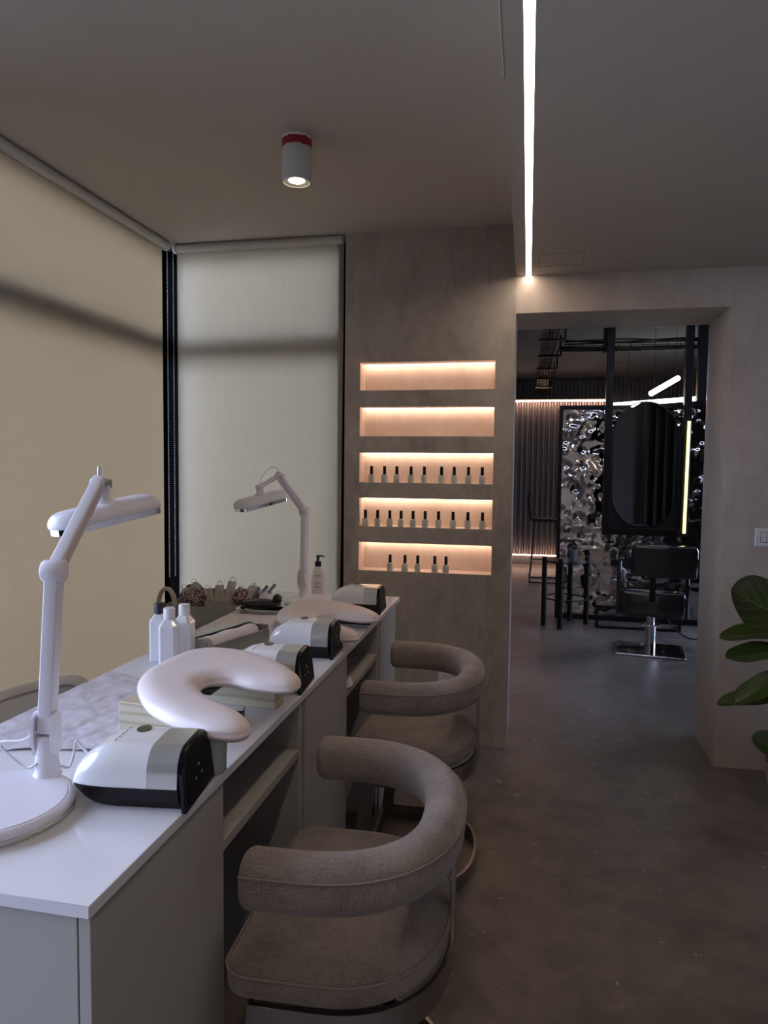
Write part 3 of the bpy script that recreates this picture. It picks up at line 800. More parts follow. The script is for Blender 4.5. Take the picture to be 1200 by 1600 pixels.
make_lamp('white articulated desk lamp nearest the camera, leaning its head right', (-.822, 1.072, DZ), (-.020, -.108), (.018, .004, .385), (-.024, .200, .533), (-.032, .240, .463), (.113, .22, .044), .120, R_(-77), br=.125)
make_lamp('white articulated desk lamp at the far end, its head pointing left', (-.918, 2.820, DZ), (.045, -.030), (.004, 0, .385), (-.043, -.185, .535), (-.092, -.245, .433), (-.108, -.21, -.042), .124, R_(-104), br=.115, first=False)

# three chamfered bottles
def make_bottle(loc, capm, label, rz, grp='white chamfered bottles'):
    t = thing('toiletry_bottle', label, 'bottle', loc, rz, grp)
    def oc(w, z, c=.30): 
        k = w*c; return [Vector((x, y, z)) for x, y in ((w, -w+k), (w, w-k), (w-k, w), (-w+k, w), (-w, w-k), (-w, -w+k), (-w+k, -w), (w-k, -w))]
    m = MB().loft([oc(.022, 0), oc(.0255, .003), oc(.0255, .118), oc(.0245, .121), oc(.0135, .137), oc(.0135, .141)]); m.build('body', WGLOSS, t, smooth=0)
    m = MB().lathe([(0, .139), (.0160, .139), (.0160, .140), (.0160, .167), (.0150, .170), (0, .170)], 28); m.build('cap', capm, t)
    return t
make_bottle((-.985, 1.806, DZ), WSAT, 'front white bottle with white cap beside the near cushion', R_(12))
make_bottle((-1.045, 1.862, DZ), BLK, 'white bottle with a black cap behind the two white-capped ones', R_(8))
make_bottle((-.970, 1.866, DZ), WSAT, 'white bottle with white cap standing right behind the front one', R_(5))

# pump bottle
t = thing('pump_bottle', 'white pump bottle with a black pump behind the far desk lamp', 'bottle', (-.905, 2.985, DZ))
MB().lathe([(0, 0), (.028, 0), (.030, .003), (.030, .102), (.026, .112), (.014, .130), (.012, .134), (0, .134)], 32).build('body', mat('cream_plastic', (.74, .68, .66), .4), t)
MB().lathe([(0, .132), (.0145, .132), (.0145, .154), (.006, .155), (.006, .172), (.0085, .173), (.0085, .181), (0, .181)], 24).build('pump', BLK, t)
MB().tube([(0, 0, .178), (.020, -.004, .179), (.030, -.006, .176)], [.0045, .004, .003], 8).build('spout', BLK, t)
m = MB()
for z, wd in ((.094, .9), (.0895, .55), (.062, .95), (.057, .7), (.046, 1.1), (.041, .8)):
    q = -wd*.55
    while q < wd*.55:
        s_ = random.uniform(.05, .12); a0 = -1.25+q; r = .0303
        vs = [(r*cos(a), r*sin(a), z+dz) for a in (a0, a0+s_) for dz in (-.0011, .0011)]
        m.add(vs, [(0, 1, 3, 2)]); q += s_+.03
m.build('label_print', INK, t)

# grey tin box with towel
t = thing('tin_box', 'grey metal box holding a folded towel behind the near cushion', 'box', (-.925, 2.048, DZ), R_(-17))
m = MB(); m.box(-.062, .062, -.145, .145, 0, .003); m.box(-.062, -.059, -.145, .145, .003, .055); m.box(.059, .062, -.145, .145, .003, .040); m.box(-.059, .059, -.145, -.142, .003, .052); m.box(-.059, .059, .142, .145, .003, .052)
m.build('tray_body', TIN, t, bevel=.001)
MB().box(-.060, -.012, -.143, .143, .0535, .0560).build('lid_flap', TIN, t)
t2 = thing('rolled_towel', 'folded white towel lying on the grey metal box', 'towel', (-.903, 2.031, DZ+.002), R_(-17))
prof = srect(.056, .052, .020, 6); rings = []
for i in range(13):
    y = -.110+.22*i/12; w_ = 1+.03*sin(i*1.3); rings.append([Vector((x*w_+.002*sin(i*.8), y, .030+z*(1+.05*cos(i*1.1)))) for x, z in prof])
MB().loft(rings).build('towel_roll', TOWEL, t2, smooth=60)
MB().loft([[Vector((x*1.02, y, .030+z*1.04)) for x, z in prof] for y in (-.136, -.105)]).build('grey_wrap', mat('grey_band', (.36, .37, .36), .4), t2, smooth=60)

# paper sheets
def sheet(name, poly, z, m_, label, amp=.0015, cat='paper sheet', n=26, seed=0, hole=None):
    # bilinear patch of 4 corners with crumple noise
    a, b, c, d = [Vector((*p, 0)) for p in poly]; ctr = (a+b+c+d)/4; m = MB(); V = []
    for j in range(n+1):
        for i in range(n+1):
            u, v = i/n, j/n
            p = (a*(1-u)+b*u)*(1-v)+(d*(1-u)+c*u)*v
            p += Vector((noise.noise((u*4+seed, v*4, 1)), noise.noise((u*4, v*4+seed, 5)), 0))*.008
            h = .0008+amp*(.6+noise.noise((p.x*18+seed, p.y*18, 0))+.5*noise.noise((p.x*55, p.y*55, seed)))
            V.append(p-ctr+Vector((0, 0, max(.0004, h))))
    k = len(V); V2 = [v-Vector((0, 0, .0003)) for v in V]
    F = []; G = []
    for j in range(n):
        for i in range(n):
            q = j*(n+1)+i; F.append((q, q+1, q+n+2, q+n+1)); G.append((k+q+n+1, k+q+n+2, k+q+1, k+q))
    m.add(V+V2, F+G)
    return tag(m.build(name, m_, None, (ctr.x, ctr.y, z), smooth=70), label, cat)
sheet('paper_sheet', [(-1.118, 1.17), (-.835, 1.23), (-.87, 1.66), (-1.118, 1.72)], DZ, FILM, 'crumpled shiny sheet on the desk behind the near lamp', .0040, n=60, seed=3)
sheet('paper_sheet', [(-1.122, 2.24), (-.80, 2.28), (-.79, 2.53), (-1.122, 2.54)], DZ, PAPER, 'flat white paper mat on the far part of the desk', .0008, seed=5)

# tray with gloves and massage brush
t = thing('metal_tray', 'small shiny metal tray under black gloves by the far lamp', 'tray', (-1.015, 2.585, DZ+.002), R_(4))
m = MB(); o1 = srect(.185, .085, .02, 6); 
m.loft([[Vector((x*s_, y*s_, z)) for x, y in o1] for s_, z in ((.90, 0), (1, .012), (1.03, .013), (1.03, .015), (.985, .0145), (.88, .003))], caps=True); m.build('tray_body', CHROME, t)
m = MB()
rnd = random.Random(4)
def blob(m, c, r, sx, sy, sz, seed, n=14):
    rings = []
    for i in range(n+1):
        a = -pi/2+pi*i/n
        rings.append([Vector((c[0]+sx*r*cos(a)*cos(b)*(1+.28*noise.noise((cos(b)*2+seed, sin(b)*2, a*2))), c[1]+sy*r*cos(a)*sin(b)*(1+.28*noise.noise((cos(b)*2, sin(b)*2+seed, a*2+4))), c[2]+sz*r*sin(a)*(1+.3*noise.noise((cos(b)*3, sin(b)*3, seed))))) for b in [2*pi*k/20 for k in range(20)]])
    m.loft(rings)
blob(m, (0, 0, .022), .04, 2.0, .85, .42, 1); blob(m, (.062, .008, .040), .019, 1, 1.1, 1, 2); blob(m, (-.050, .0, .022), .02, 1.6, 1.2, .45, 6); blob(m, (-.06, -.040, .014), .014, .7, 1.0, .7, 9)
tag(m.build('black_gloves', mat('black_nitrile', (.010, .010, .012), .38), None, (-1.015, 2.585, DZ+.012), smooth=80, rot=(0, 0, R_(4))), 'crumpled black gloves heaped on the metal tray', 'gloves')
t = thing('nail_brush', 'white round nail brush lying on the black gloves', 'brush', (-1.010, 2.615, DZ+.046), 0)
MB().lathe([(.024, .0), (.0245, .006), (.020, .016), (.010, .022), (.006, .030), (0, .031)], 28).build('handle', WSAT, t)
m = MB()
for k in range(26):
    a = 2*pi*k/26; m.cyl((.020*cos(a), .020*sin(a), 0), (.024*cos(a), .024*sin(a), -.012), .0015, 5)
m.build('bristles', mat('bristle', (.50, .53, .66), .6), t)

# trolley with basket and tools behind the desk
t = thing('side_trolley', 'pale trolley standing behind the desk below the tool basket', 'trolley', (-1.33, 2.88, 0))
MB().box(-.185, .185, -.25, .25, .645, .665).build('top', LAM, t, bevel=.003)
MB().box(-.185, .185, -.25, .25, .12, .14).build('lower_shelf', LAM, t, bevel=.003)
for x in (-.17, .17):
    for y in (-.235, .235): MB().cyl((x, y, 0), (x, y, .645), .012, 12).build('leg', SILV, t)
t = thing('storage_basket', 'taupe storage basket full of nail tools beside the corner', 'basket', (-1.32, 2.88, .6655))
BT = mat('basket_taupe', (.30, .29, .255), .6)
m = MB(); a = srect(.33, .42, .02, 5)
m.loft([[Vector((x*s_, y*s_, z)) for x, y in a] for s_, z in ((.95, 0), (1, .105), (.985, .105), (.94, .006))], caps=True); m.build('body', BT, t)
for (x, y, hh) in ((-.128, -.205, .085), (.150, .06, .060)):
    m = MB(); pts = [(x-.022+.040*cos(q)*(1), y, .088+hh*sin(q)) for q in [pi*k/16 for k in range(17)]]; m.tube(pts, .0085, 8, sx=1.6); m.build('handle', mat('handle_beige', (.46, .43, .38), .5), t)
def zi(x, y): return (-1.32+x, 2.88+y)
bas = 'pouches and files in the basket'
pm = mat('pouch_beige', (.64, .59, .49), .35, var=.2, vscale=60); ms = mat('speckled_maroon', (.12, .035, .04), .5, var=.0)
# speckle
n_ = ms.node_tree.nodes; l_ = ms.node_tree.links; tc = n_.new('ShaderNodeTexCoord'); vo = n_.new('ShaderNodeTexVoronoi'); vo.inputs['Scale'].default_value = 230; l_.new(tc.outputs['Object'], vo.inputs[0])
cr = n_.new('ShaderNodeValToRGB'); cr.color_ramp.interpolation = 'CONSTANT'; cr.color_ramp.elements[0].color = (.10, .02, .03, 1); cr.color_ramp.elements[1].position = .55; cr.color_ramp.elements[1].color = (.50, .44, .40, 1)
l_.new(vo.outputs['Color'], cr.inputs[0]); l_.new(cr.outputs[0], n_['Principled BSDF'].inputs[0])
places = ['at the left of the basket', 'in the middle of the basket', 'at the right of the basket']
for i, (x, y, sx, sz, lb) in enumerate([(-.070, -.12, .058, .058, 'left'), (.115, -.05, .040, .038, 'right')]):
    m = MB(); blob(m, (0, 0, 0), 1, sx, .035, sz, i+11, 18)
    tag(m.build('file_bundle', ms, None, (*zi(x, y), .788), smooth=80), 'maroon and white speckled bundle at the %s of the basket' % lb, 'bundle', bas)
for i in range(7):
    x = -.035+.022*i; y = -.13+.012*i; h = .150+.02*sin(i*2.1); tl = R_(-25+9*i)
    m = MB(); w_ = .024; pts = []
    V = []; n = 8
    for j in range(n+1):
        for k in range(5):
            u = (k/4-.5)*2*w_*(1-.25*j/n); V.append((u, .003*sin(j*.9+k+i), h*j/n))
    F = [(j*5+k, j*5+k+1, (j+1)*5+k+1, (j+1)*5+k) for j in range(n) for k in range(4)]
    b = len(V); V += [(a_, y_+.002, z_) for a_, y_, z_ in V]; F += [(b+q[3], b+q[2], b+q[1], b+q[0]) for q in list(F)]
    m.add(V, F); m.tube([(-.008, .001, h*.96), (-.010, .001, h+.012), (0, .001, h+.020), (.010, .001, h+.012), (.008, .001, h*.96)], .0016, 6)
    o = m.build('tool_pouch', pm, None, (*zi(x, y), .695), smooth=60, rot=(R_(6), tl, R_(8*i)))
    tag(o, ['leftmost beige tool pouch leaning in the basket', 'second beige tool pouch from the left in the basket', 'third beige tool pouch from the left in the basket', 'middle beige tool pouch standing in the basket', 'third beige tool pouch from the right in the basket', 'second beige tool pouch from the right in the basket', 'rightmost beige tool pouch tilted right in the basket'][i], 'pouch', bas)
for i in range(3):
    m = MB().box(-.007, .007, -.0015, .0015, 0, .15)
    tag(m.build('nail_file', mat('file_blue%d' % i if 0 else 'file_lilac', [(.22, .20, .30), (.16, .20, .32), (.28, .26, .32)][i], .5), None, (*zi(.085+.018*i, -.02+.05*i), .705), bevel=.001, rot=(R_(-12), R_(40), R_(15))),
        ['lilac nail file sticking out of the basket', 'blue nail file sticking out of the basket', 'pale grey nail file sticking out at the basket right'][i], 'nail file', bas)

# cables
tag(MB().tube(catmull([(-.828, 1.052, .886), (-.855, 1.052, .868), (-.897, 1.056, .861), (-.903, 1.058, .851), (-.888, 1.056, .839), (-.850, 1.052, .820), (-.828, 1.052, .829)], 8), .0024, 8).build('power_cable', CABLE, None), 'thin grey cable looping left of the near lamp', 'cable')
tag(MB().tube(catmull([(-.818, 1.100, .8065), (-.815, 1.120, .795), (-.813, 1.130, .808), (-.811, 1.135, .832), (-.809, 1.135, .840), (-.791, 1.130, .829), (-.760, 1.118, .816)], 8), .0022, 8).build('power_cable', CABLE, None), 'thin grey cable bent upright between near lamp and nail lamp', 'cable')
tag(MB().tube(catmull([(-.790, 2.770, .800), (-.815, 2.735, .800), (-.835, 2.700, .785), (-.845, 2.67, .783)], 8), .0020, 8).build('power_cable', DCAB, None), 'thin dark cable running from the farthest nail lamp', 'cable')
tag(MB().tube(catmull([(-.905, 2.79, .845), (-.893, 2.74, .815), (-.885, 2.68, .789), (-.892, 2.64, .783), (-.90, 2.60, .783)], 8), .0020, 8).build('power_cable', WPL, None), 'thin white cable hanging from the far lamp joint', 'cable')

# nail polish bottles
def make_polish(loc, label, grp):
    t = thing('nail_polish', label, 'nail polish', loc, 0, grp)
    w = .0148
    m = MB().loft([[Vector((x, y, z)) for x, y in srect(2*w*s_, 2*w*s_*.8, .003, 2)] for s_, z in ((.94, 0), (1, .0015), (1, .034), (.9, .0365), (.42, .038), (.42, .040))]); m.build('bottle_glass', mat('polish_bottle', (.70, .69, .62), .25) if 'polish_bottle' not in bpy.data.materials else bpy.data.materials['polish_bottle'], t, smooth=30)
    MB().lathe([(0, .0395), (.0082, .0395), (.0078, .079), (.0070, .080), (0, .080)], 20).build('cap', BLKG, t)
    m = MB(); m.box(-.0035, -.0025, -w*.8-.0004, -w*.8, .020, .027); m.box(-.0025, .002, -w*.8-.0004, -w*.8, .020, .0208); m.box(-.006, .006, -w*.8-.0004, -w*.8, .009, .0098); m.box(-.004, .004, -w*.8-.0004, -w*.8, .0065, .0071)
    m.build('label_print', GREYL, t)
    return t
PX = [[-.761, -.695, -.633, -.562, -.496, -.412, -.35, -.281, -.215], [-.79, -.728, -.666, -.609, -.549, -.489, -.423, -.352, -.28, -.21], [-.662, -.587, -.523, -.438, -.383]]
ordn = ['leftmost', 'second from the left', 'third from the left', 'fourth from the left', 'fifth from the left', 'sixth from the left', 'seventh from the left', 'eighth from the left', 'ninth from the left', 'tenth from the left']
proto = None
for r_, (xs, nn) in enumerate(zip(PX, ('middle niche', 'second niche from the bottom', 'bottom niche'))):
    for i, x in enumerate(xs):
        od = 'rightmost' if i == len(xs)-1 else ordn[i]
        lb = 'black-capped nail polish in the %s, %s' % (nn, od)
        loc = (x, 3.414, NZ[2+r_][0]+.0016); g = 'nail polish bottles in the '+nn
        if proto is None: proto = make_polish(loc, lb, g)
        else: dup(proto, loc, 0, lb, g)

# ================================================================ FIDDLE LEAF FIG
t = thing('potted_fig', 'fiddle leaf fig with big dark green leaves by the right wall', 'plant', (1.115, 3.02, 0))
MB().lathe([(0, 0), (.115, 0), (.118, .004), (.150, .17), (.152, .185), (.142, .185), (.138, .165), (0, .165)], 40).build('pot', POT, t)
MB().lathe([(0, .150), (.139, .150), (.136, .168), (.06, .172), (0, .170)], 30).build('soil', SOIL, t)
tr = [(0, 0, .16), (.01, .0, .4), (-.005, .01, .7), (.01, 0, 1.02)]
MB().tube(catmull(tr, 8), .011, 10).build('trunk', STEM, t)
def leaf(base, tip, width, droop, normal, cup=.02, seed=0):
    base, tip = Vector(base), Vector(tip); ax = tip-base; L = ax.length; ax.normalize(); nrm = Vector(normal); sd = ax.cross(nrm).normalized(); nrm = sd.cross(ax).normalized()
    m = MB(); nu, nv = 10, 22; V = []; UV = []
    for j in range(nv+1):
        v = .5-.5*cos(pi*j/nv)
        wd = width*(max(0, sin(pi*v**1.25))**.5)*(.62+.50*v) if 0 < j < nv else .001
        for i in range(nu+1):
            u = (i/nu-.5)*2
            wav = .10*sin(v*15+seed)*u*u*width
            p = base+ax*(L*v)+sd*(u*wd)+nrm*(cup*abs(u)**1.3*wd/width*1.0+wav*.6-droop*v*v)
            V.append(p); UV.append((i/nu, v))
    k = len(V); F = []
    for j in range(nv):
        for i in range(nu): q = j*(nu+1)+i; F.append((q, q+1, q+nu+2, q+nu+1))
    m.add(V+[p-nrm*.0008 for p in V], F+[(k+d, k+c, k+b, k+a) for a, b, c, d in F]); m.uv = UV+UV
    # petiole
    m2 = len(m.v); o = m
    return m
lv = [((.03, .0, .70), (-.325, -.05, .885), .125, -.01, (.25, -.85, .40)),
      ((.04, -.02, .80), (.10, -.28, .72), .12, .03, (0, -.6, .8)),
      ((0, 0, .735), (-.345, -.02, .685), .055, .0, (0, -.42, .9)),
      ((0, 0, .66), (-.320, -.02, .604), .060, .0, (.0, -.45, .9)),
      ((0, 0, .60), (-.290, -.04, .440), .055, .02, (-.1, -.5, .8)),
      ((0, 0, .46), (-.340, .00, .425), .050, .02, (.0, -.35, .9)),
      ((0, 0, .21), (-.225, -.03, .285), .055, -.02, (.3, -.8, .5)),
      ((.0, 0, 1.0), (.15, .10, 1.25), .10, .0, (0, -1, .2)),
      ((.0, 0, .70), (.30, .06, .80), .10, .02, (0, -.6, .8)),
      ((.0, 0, .90), (.26, -.05, .98), .10, .02, (0, -.7, .7)),
      ((.0, 0, .50), (.30, -.05, .56), .10, .02, (0, -.6, .8)),
      ((.01, .02, .95), (-.04, .20, 1.16), .10, .0, (0, -1, .3))]
for i, (b, tp_, w_, dr_, nr_) in enumerate(lv):
    leaf(b, tp_, w_, dr_, nr_, seed=i*1.7).build('leaf', LEAF, t, smooth=80)

# ================================================================ SALON BEYOND THE DOORWAY
sbox('ceiling_salon', -1.02, 4.0, 3.9, 10.6, 2.62, 2.75, CEILD)
sbox('wall_salon_left', -1.02, -.90, 3.79, 10.6, -.1, 2.7, WALLD)
sbox('wall_salon_back', -.9, 4.0, 10.45, 10.6, -.1, 2.7, WALLD)
for a in ((3.79, 5.4, 0, 2.7), (7.8, 10.6, 0, 2.7), (5.4, 7.8, 2.3, 2.7), (5.4, 7.8, 0, .3)): sbox('wall_salon_right', 4.0, 4.12, *a, WALLD)
sbox('ground_right', 4.2, 40, -30, 40, -.25, -.12, LAWN)
window('window_3', 'x', 4.06, 5.4, 7.8, .3, 2.3, [6.6], [])
# corrugated cladding
def corrugated(x0, x1, y, z0, z1, p=.075, d=.018, name='wall_corrugated', m_=CORR):
    n = int((x1-x0)/p*8); V = []; F = []
    for i in range(n+1):
        x = x0+(x1-x0)*i/n; ph = (i % 8)/8; s_ = max(-1, min(1, 2.2*sin(2*pi*ph)))
        for yy in (y+d*s_, y+d*s_+.003):
            for z in (z0, z1): V.append((x, yy, z))
    for i in range(n):
        a = i*4; F += [(a, a+4, a+5, a+1), (a+2, a+3, a+7, a+6), (a+1, a+5, a+7, a+3), (a, a+2, a+6, a+4)]
    m = MB(); m.add(V, F); return struct(m.build(name, m_, None, smooth=30))
corrugated(-.9, 1.10, 10.24, .14, 2.30)
corrugated(-.9, 4.0, 10.36, 2.30, 2.62, p=.055)
corrugated(1.30, 3.2, 3.86, 0, 2.6, p=.10, d=.035, m_=mat('dark_pleats', (.055, .05, .047), .6))
sbox('wall_panel', .90, 1.29, 3.791, 3.82, 0, 2.6, mat('panel_grey', (.17, .155, .145), .7))
sbox('strip_shield', -.9, 1.10, 10.08, 10.33, 2.325, 2.345, WALLD, 'dark ledge added above the warm light strip to stop its upward light')  # ledge added so the strip below it shines only downward
sbox('baseboard_salon', -.9, 1.10, 10.20, 10.44, 0, .135, WALLD)
o = MB().box(-1.0, 1.0, -.010, .010, -.006, .006).build('cove_light', LEDR, None, (.10, 10.13, 2.31)); tag(o, 'warm light strip along the top of the corrugated wall', 'light')
o = MB().box(-1.0, 1.0, -.010, .010, -.006, .006).build('cove_light', LEDR2, None, (.10, 10.13, .145)); tag(o, 'warm light strip along the foot of the corrugated wall', 'light')

# hammered steel screen
t = thing('steel_screen', 'hammered polished steel screen panel in a dark frame in the salon', 'screen', (.93, 6.56, 0), R_(-3))
W0, W1, H0, H1 = -.64, 1.10, .05, 1.90
nx, nz = 210, 250; V = []; rnd = random.Random(12)
dents = [(rnd.uniform(W0, W1), rnd.uniform(H0, H1), rnd.uniform(.016, .042), rnd.uniform(-1, 1), rnd.uniform(.6, 1.9)) for _ in range(1300)]
grid = {}
for dn in dents:
    for a in range(int((dn[0]-.2)*5)-1, int((dn[0]+.2)*5)+2):
        for b in range(int((dn[1]-.2)*5)-1, int((dn[1]+.2)*5)+2): grid.setdefault((a, b), []).append(dn)
for j in range(nz+1):
    for i in range(nx+1):
        x = W0+(W1-W0)*i/nx; z = H0+(H1-H0)*j/nz; h = .012*noise.noise((x*4, z*4, 2))
        amp = .35+.65*min(1, max(0, (z-.55)/.5))
        for (dx, dz_, r, s_, e) in grid.get((int(x*5), int(z*5)), ()):
            q = ((x-dx)**2+((z-dz_)*e)**2)/(r*r)
            if q < 5: h += s_*r*.34*amp*math.exp(-q*1.3)
        V.append((x, h*.8, z))
F = [(j*(nx+1)+i, j*(nx+1)+i+1, (j+1)*(nx+1)+i+1, (j+1)*(nx+1)+i) for j in range(nz) for i in range(nx)]
m = MB(); k = len(V); m.add(V+[(a, b+.02, c) for a, b, c in V], F+[(k+d, k+c, k+b, k+a) for a, b, c, d in F])
m.build('hammered_sheet', HAMM, t, smooth=180)
m = MB(); m.box(W0-.02, W0+.012, -.03, .05, 0, 1.93); m.box(W1-.012, W1+.02, -.03, .05, 0, 1.93); m.box(W0+.012, W1-.012, -.03, .05, 1.895, 1.93); m.box(W0+.012, W1-.012, -.03, .05, 0, .045)
m.build('frame', BLKM, t, bevel=.003)
# hanging mirror frame
t = thing('mirror_station', 'black steel styling station hanging from the ceiling with oval mirror', 'mirror', (.95, 6.19, 0))
m = MB(); m.box(-.325, -.265, -.03, .03, .812, 2.62); m.box(.292, .352, -.03, .03, .812, 2.62); m.box(-.265, .292, -.03, .03, .812, .868)
m.build('steel_frame', BLKM, t, bevel=.003)
MB().box(.40, .47, .03, .10, 1.93, 2.62).build('rear_post', BLKM, t, bevel=.003)
def stadium(w, h, y, cz, n=20):
    P = []
    for a0, s_ in ((0, 1), (180, -1)):
        for k in range(n+1):
            a = R_(a0+180*k/n); P.append(Vector((w*cos(a), y, cz+s_*(h-w*1.1)+w*1.1*sin(a))))
    return P
MB().loft([stadium(.262, .530, .0, 1.400), stadium(.262, .530, .022, 1.400)]).build('mirror_rim', BLKM, t, (.0, 0, 0), smooth=40)
MB().loft([stadium(.252, .520, -.003, 1.400), stadium(.252, .520, .002, 1.400)]).build('mirror_glass', MIRR, t, smooth=40)
MB().box(-.265, .292, .005, .020, .868, 1.66).build('back_plate', BLK, t)
MB().cyl((.322, -.042, .84), (.330, -.042, 1.76), .012, 12).build('neon_tube', NEON, t)
# tube lights
t = thing('tube_light', 'short white tube light hanging at an angle in the salon', 'light', (1.02, 5.8, 2.01))
a, b = Vector((-.118, -.12, -.072)), Vector((.118, .12, .072))
MB().cyl(a, b, .020, 16).build('tube', LEDC, t); MB().cyl(b, b+(b-a).normalized()*.012, .0205, 16).build('end_cap', BLK, t)
MB().cyl(a*.8, (a.x*.8, a.y*.8, .61), .002, 6).build('suspension_wire', DCAB, t); MB().cyl(b*.8, (b.x*.8, b.y*.8, .61), .002, 6).build('suspension_wire', DCAB, t)
t = thing('tube_light', 'long white tube light hanging level behind the mirror', 'light', (1.35, 7.4, 2.045))
a, b = Vector((-.56, 0, -.042)), Vector((.60, 0, .045))
MB().cyl(a, b, .022, 16).build('tube', LEDC, t)
for q in (a*.7, b*.2, b*.85): MB().cyl(q, (q.x, q.y, .575), .002, 6).build('suspension_wire', DCAB, t)

# ceiling services
t = thing('cable_tray', 'wire cable tray running away along the salon ceiling', 'cable tray', (.155, 7.9, 2.44))
m = MB()
for x in (-.06, -.03, 0, .03, .06): m.cyl((x, -2.3, 0), (x, 2.3, 0), .003, 5)
for i in range(47): m.cyl((-.062, -2.3+.1*i, 0), (.062, -2.3+.1*i, 0), .003, 5); 
for i in range(47):
    for x in (-.062, .062): m.cyl((x, -2.3+.1*i, 0), (x, -2.3+.1*i, .05), .003, 5)
m.build('wire_mesh', BLKM, t)
for i in range(6):
    y = -1.85+.85*i
    m = MB(); m.box(-.09, .13, y-.012, y+.012, -.022, -.004); m.box(.112, .13, y-.012, y+.012, -.004, .175); m.build('bracket', BLKM, t)
m = MB()
for q in range(6):
    m.tube(catmull([(-.04+.016*q+.01*sin(k+q), -2.25+.5*k, .010+.004*cos(q*2+k)) for k in range(10)], 3), .006, 6)
m.build('cables', DCAB, t)
t = thing('cable_tray', 'wide cable tray with green cables crossing the salon ceiling', 'cable tray', (1.19, 6.45, 2.385))
m = MB()
for z in (0, .04, .08): m.cyl((-.95, -.06, z), (2.6, -.06, z), .003, 5)
for i in range(36): m.cyl((-.95+.1*i, -.06, 0), (-.95+.1*i, -.06, .08), .003, 5); m.cyl((-.95+.1*i, -.06, 0), (-.95+.1*i, .06, 0), .003, 5)
m.build('wire_mesh', BLKM, t)
m = MB()
for q in range(6): m.tube(catmull([(-.95+.45*k, -.04+.015*q, .014+.010*(q % 3)+.006*sin(k*1.3+q)) for k in range(9)], 4), .008, 6)
m.build('green_cables', GREEN, t)
m = MB(); 
for q in range(3): m.tube(catmull([(-.9+.5*k, -.02+.02*q, .085+.018*sin(k*2+q*2)) for k in range(8)], 5), .007, 6)
m.build('dark_cables', DCAB, t)
for x in (-.55, .45, 1.4): MB().box(x-.02, x+.02, -.07, .07, -.02, .235).build('hanger', BLKM, t)
o = MB().tube([(-2.6, 0, 0), (2.6, 0, 0)], .016, 10).build('ceiling_conduit', SILV, None, (1.2, 6.05, 2.56)); tag(o, 'thin steel conduit along the salon ceiling above the trays', 'pipe')

# side table with glass
t = thing('side_table', 'dark round side table with four tall rods beside the screen', 'table', (.345, 6.28, 0))
for a in (200, 255, 20, 75): MB().cyl((.195*cos(R_(a)), .195*sin(R_(a)), 0), (.195*cos(R_(a)), .195*sin(R_(a)), .60), .022, 12).build('leg', BLKM, t)
MB().lathe([(0, .555), (.185, .555), (.188, .560), (.185, .568), (0, .568)], 36).build('table_top', BLKM, t)
MB().tube([(.18*cos(R_(a)), .18*sin(R_(a)), .24) for a in range(0, 360, 10)], .007, 6, closed=True).build('lower_ring', BLKM, t)
o = MB().lathe([(0, 0), (.033, 0), (.040, .10), (.037, .10), (.031, .006), (0, .006)], 24).build('drinking_glass', mat('cloudy_glass', (.20, .20, .21), .08), None, (.40, 6.26, .5685)); tag(o, 'cut drinking glass on the round side table', 'glass')

# salon styling chair
t = thing('styling_chair', 'black patent styling chair on a square chrome base', 'chair', (.925, 5.50, 0), R_(-8))
MB().box(-.24, .24, -.20, .20, 0, .018).build('base_plate', CHROME, t, bevel=.006)
MB().lathe([(0, .018), (.040, .018), (.040, .20), (.030, .20), (.030, .30), (0, .30)], 28).build('column', CHROME, t)
MB().box(-.07, .07, -.05, .05, .20, .212).build('foot_pedal', CHROME, t, bevel=.003)
m = MB(); a = srect(.46, .46, .05, 5)
m.loft([[Vector((x*s_, y*s_, z)) for x, y in a] for s_, z in ((.93, .30), (.99, .315), (1, .34), (1, .455), (.985, .475), (.94, .487), (.7, .492))]); m.build('seat', PATENT, t, smooth=50)
MB().box(-.245, -.215, -.20, .17, .30, .70).build('arm_panel', PATENT, t, bevel=.008)
MB().box(-.245, -.20, -.22, .20, .70, .725).build('arm_pad', PATENT, t, bevel=.008)
MB().box(.215, .245, -.20, .17, .30, .62).build('arm_panel', PATENT, t, bevel=.008)
MB().box(-.02, .02, -.255, -.235, .42, .66).build('back_bracket', BLKM, t)
m = MB(); a = srect(.44, .095, .03, 5); rings = []
for s_, z, dy in ((.92, .600, 0), (1, .612, 0), (1, .70, -.02), (1, .80, -.045), (.95, .822, -.05), (.8, .830, -.05)): rings.append([Vector((x*s_+.07, y*s_-.24+dy, z)) for x, y in a])
m.loft(rings); m.build('backrest', PATENT, t, smooth=50)
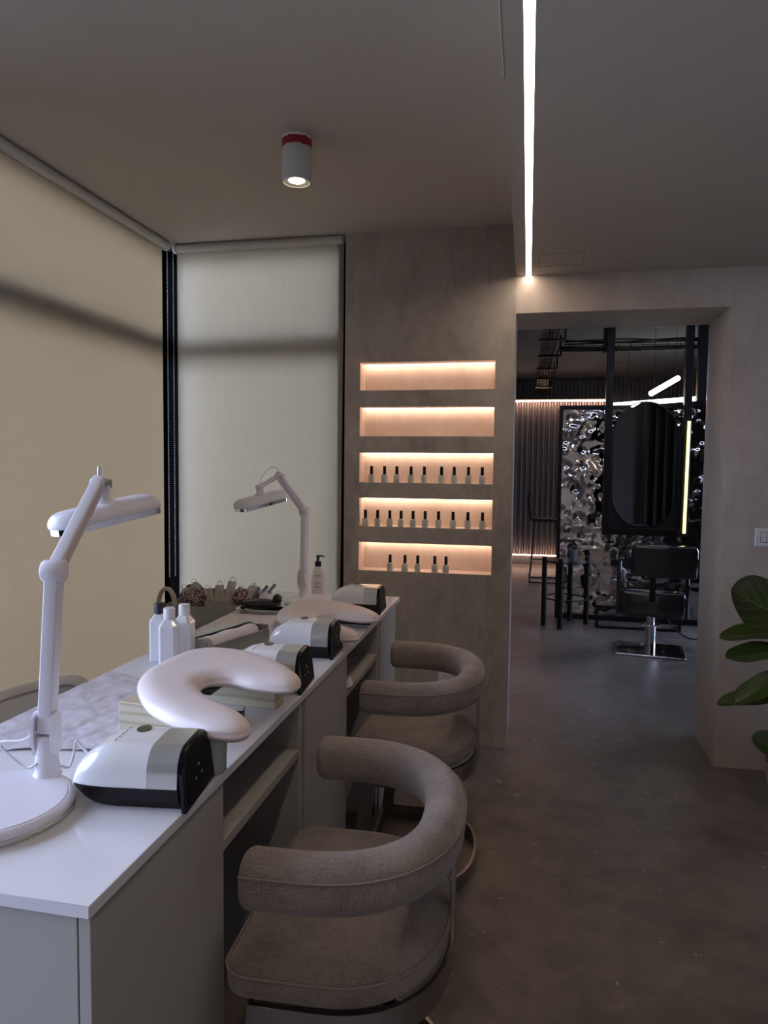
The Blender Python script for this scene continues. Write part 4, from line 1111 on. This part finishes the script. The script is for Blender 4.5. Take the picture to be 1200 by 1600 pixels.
# footrest rail
t = thing('footrest_frame', 'low black rectangular footrest frame below the mirror', 'footrest', (.945, 6.22, 0))
m = MB(); m.box(-.345, .345, -.012, .012, .0, .022); m.box(-.345, .345, -.012, .012, .176, .198); m.box(-.345, -.323, -.012, .012, .022, .176); m.box(.323, .345, -.012, .012, .022, .176)
m.box(-.345, -.323, .012, .16, 0, .022); m.box(.323, .345, .012, .16, 0, .022)
m.build('rail', BLKM, t, bevel=.002)
MB().tube(catmull([(1.15, 6.12, .20), (1.19, 6.0, .08), (1.30, 5.92, .007), (1.45, 5.90, .006), (1.60, 5.86, .006)], 8), .006, 8)
tag(MB().tube(catmull([(1.12, 6.17, .20), (1.19, 6.05, .08), (1.30, 5.98, .008), (1.45, 5.95, .007), (1.62, 5.90, .007)], 8), .006, 8).build('floor_cable', DCAB, None), 'dark cable trailing on the salon floor', 'cable')

# wire bar stool at the far wall
t = thing('wire_stool', 'thin wire bar stool in front of the corrugated wall', 'stool', (.235, 8.75, 0))
m = MB()
for i in range(9):
    x = -.20+.05*i; m.tube(catmull([(x*.85, -.20 if 0 else .20, .76), (x*.8, .0, .735), (x*.8, -.14, .74)], 5), .004, 5)
for j in range(8): y = -.14+.045*j; m.tube([(-.17, y, .742), (0, y, .732), (.17, y, .742)], .004, 5)
m.build('wire_seat', BLKM, t)
m = MB()
for i in range(8):
    z = .78+.04*i; m.tube(catmull([(-.16-.02*(i/8), -.18+.0, z), (-.205-.02*i/8, 0, z), (-.16-.02*(i/8), .18, z)], 5), .004, 5)
for i in range(8):
    y = -.17+.05*i; m.tube([(-.17-.03*(1-abs(y)/.2), y, .745), (-.20-.03*(1-abs(y)/.2), y, .92), (-.21-.02*(1-abs(y)/.2), y*.9, 1.06)], .004, 5)
m.build('wire_back', BLKM, t)
m = MB()
for sx_ in (-1, 1):
    for sy_ in (-1, 1): m.cyl((.13*sx_, .13*sy_, .735), (.19*sx_, .20*sy_, 0), .008, 8)
m.build('legs_frame', BLKM, t)
m = MB()
for sy_ in (-1, 1): m.cyl((-.19, .20*sy_, .008), (.19, .20*sy_, .008), .008, 8)
m.cyl((-.165, -.17, .28), (.165, -.17, .28), .007, 8); m.build('footrail', BLKM, t)
MB().box(-.17, .17, -.16, .16, .745, .765).build('seat_pad', BLK, t, bevel=.008)

bpy.context.view_layer.update()
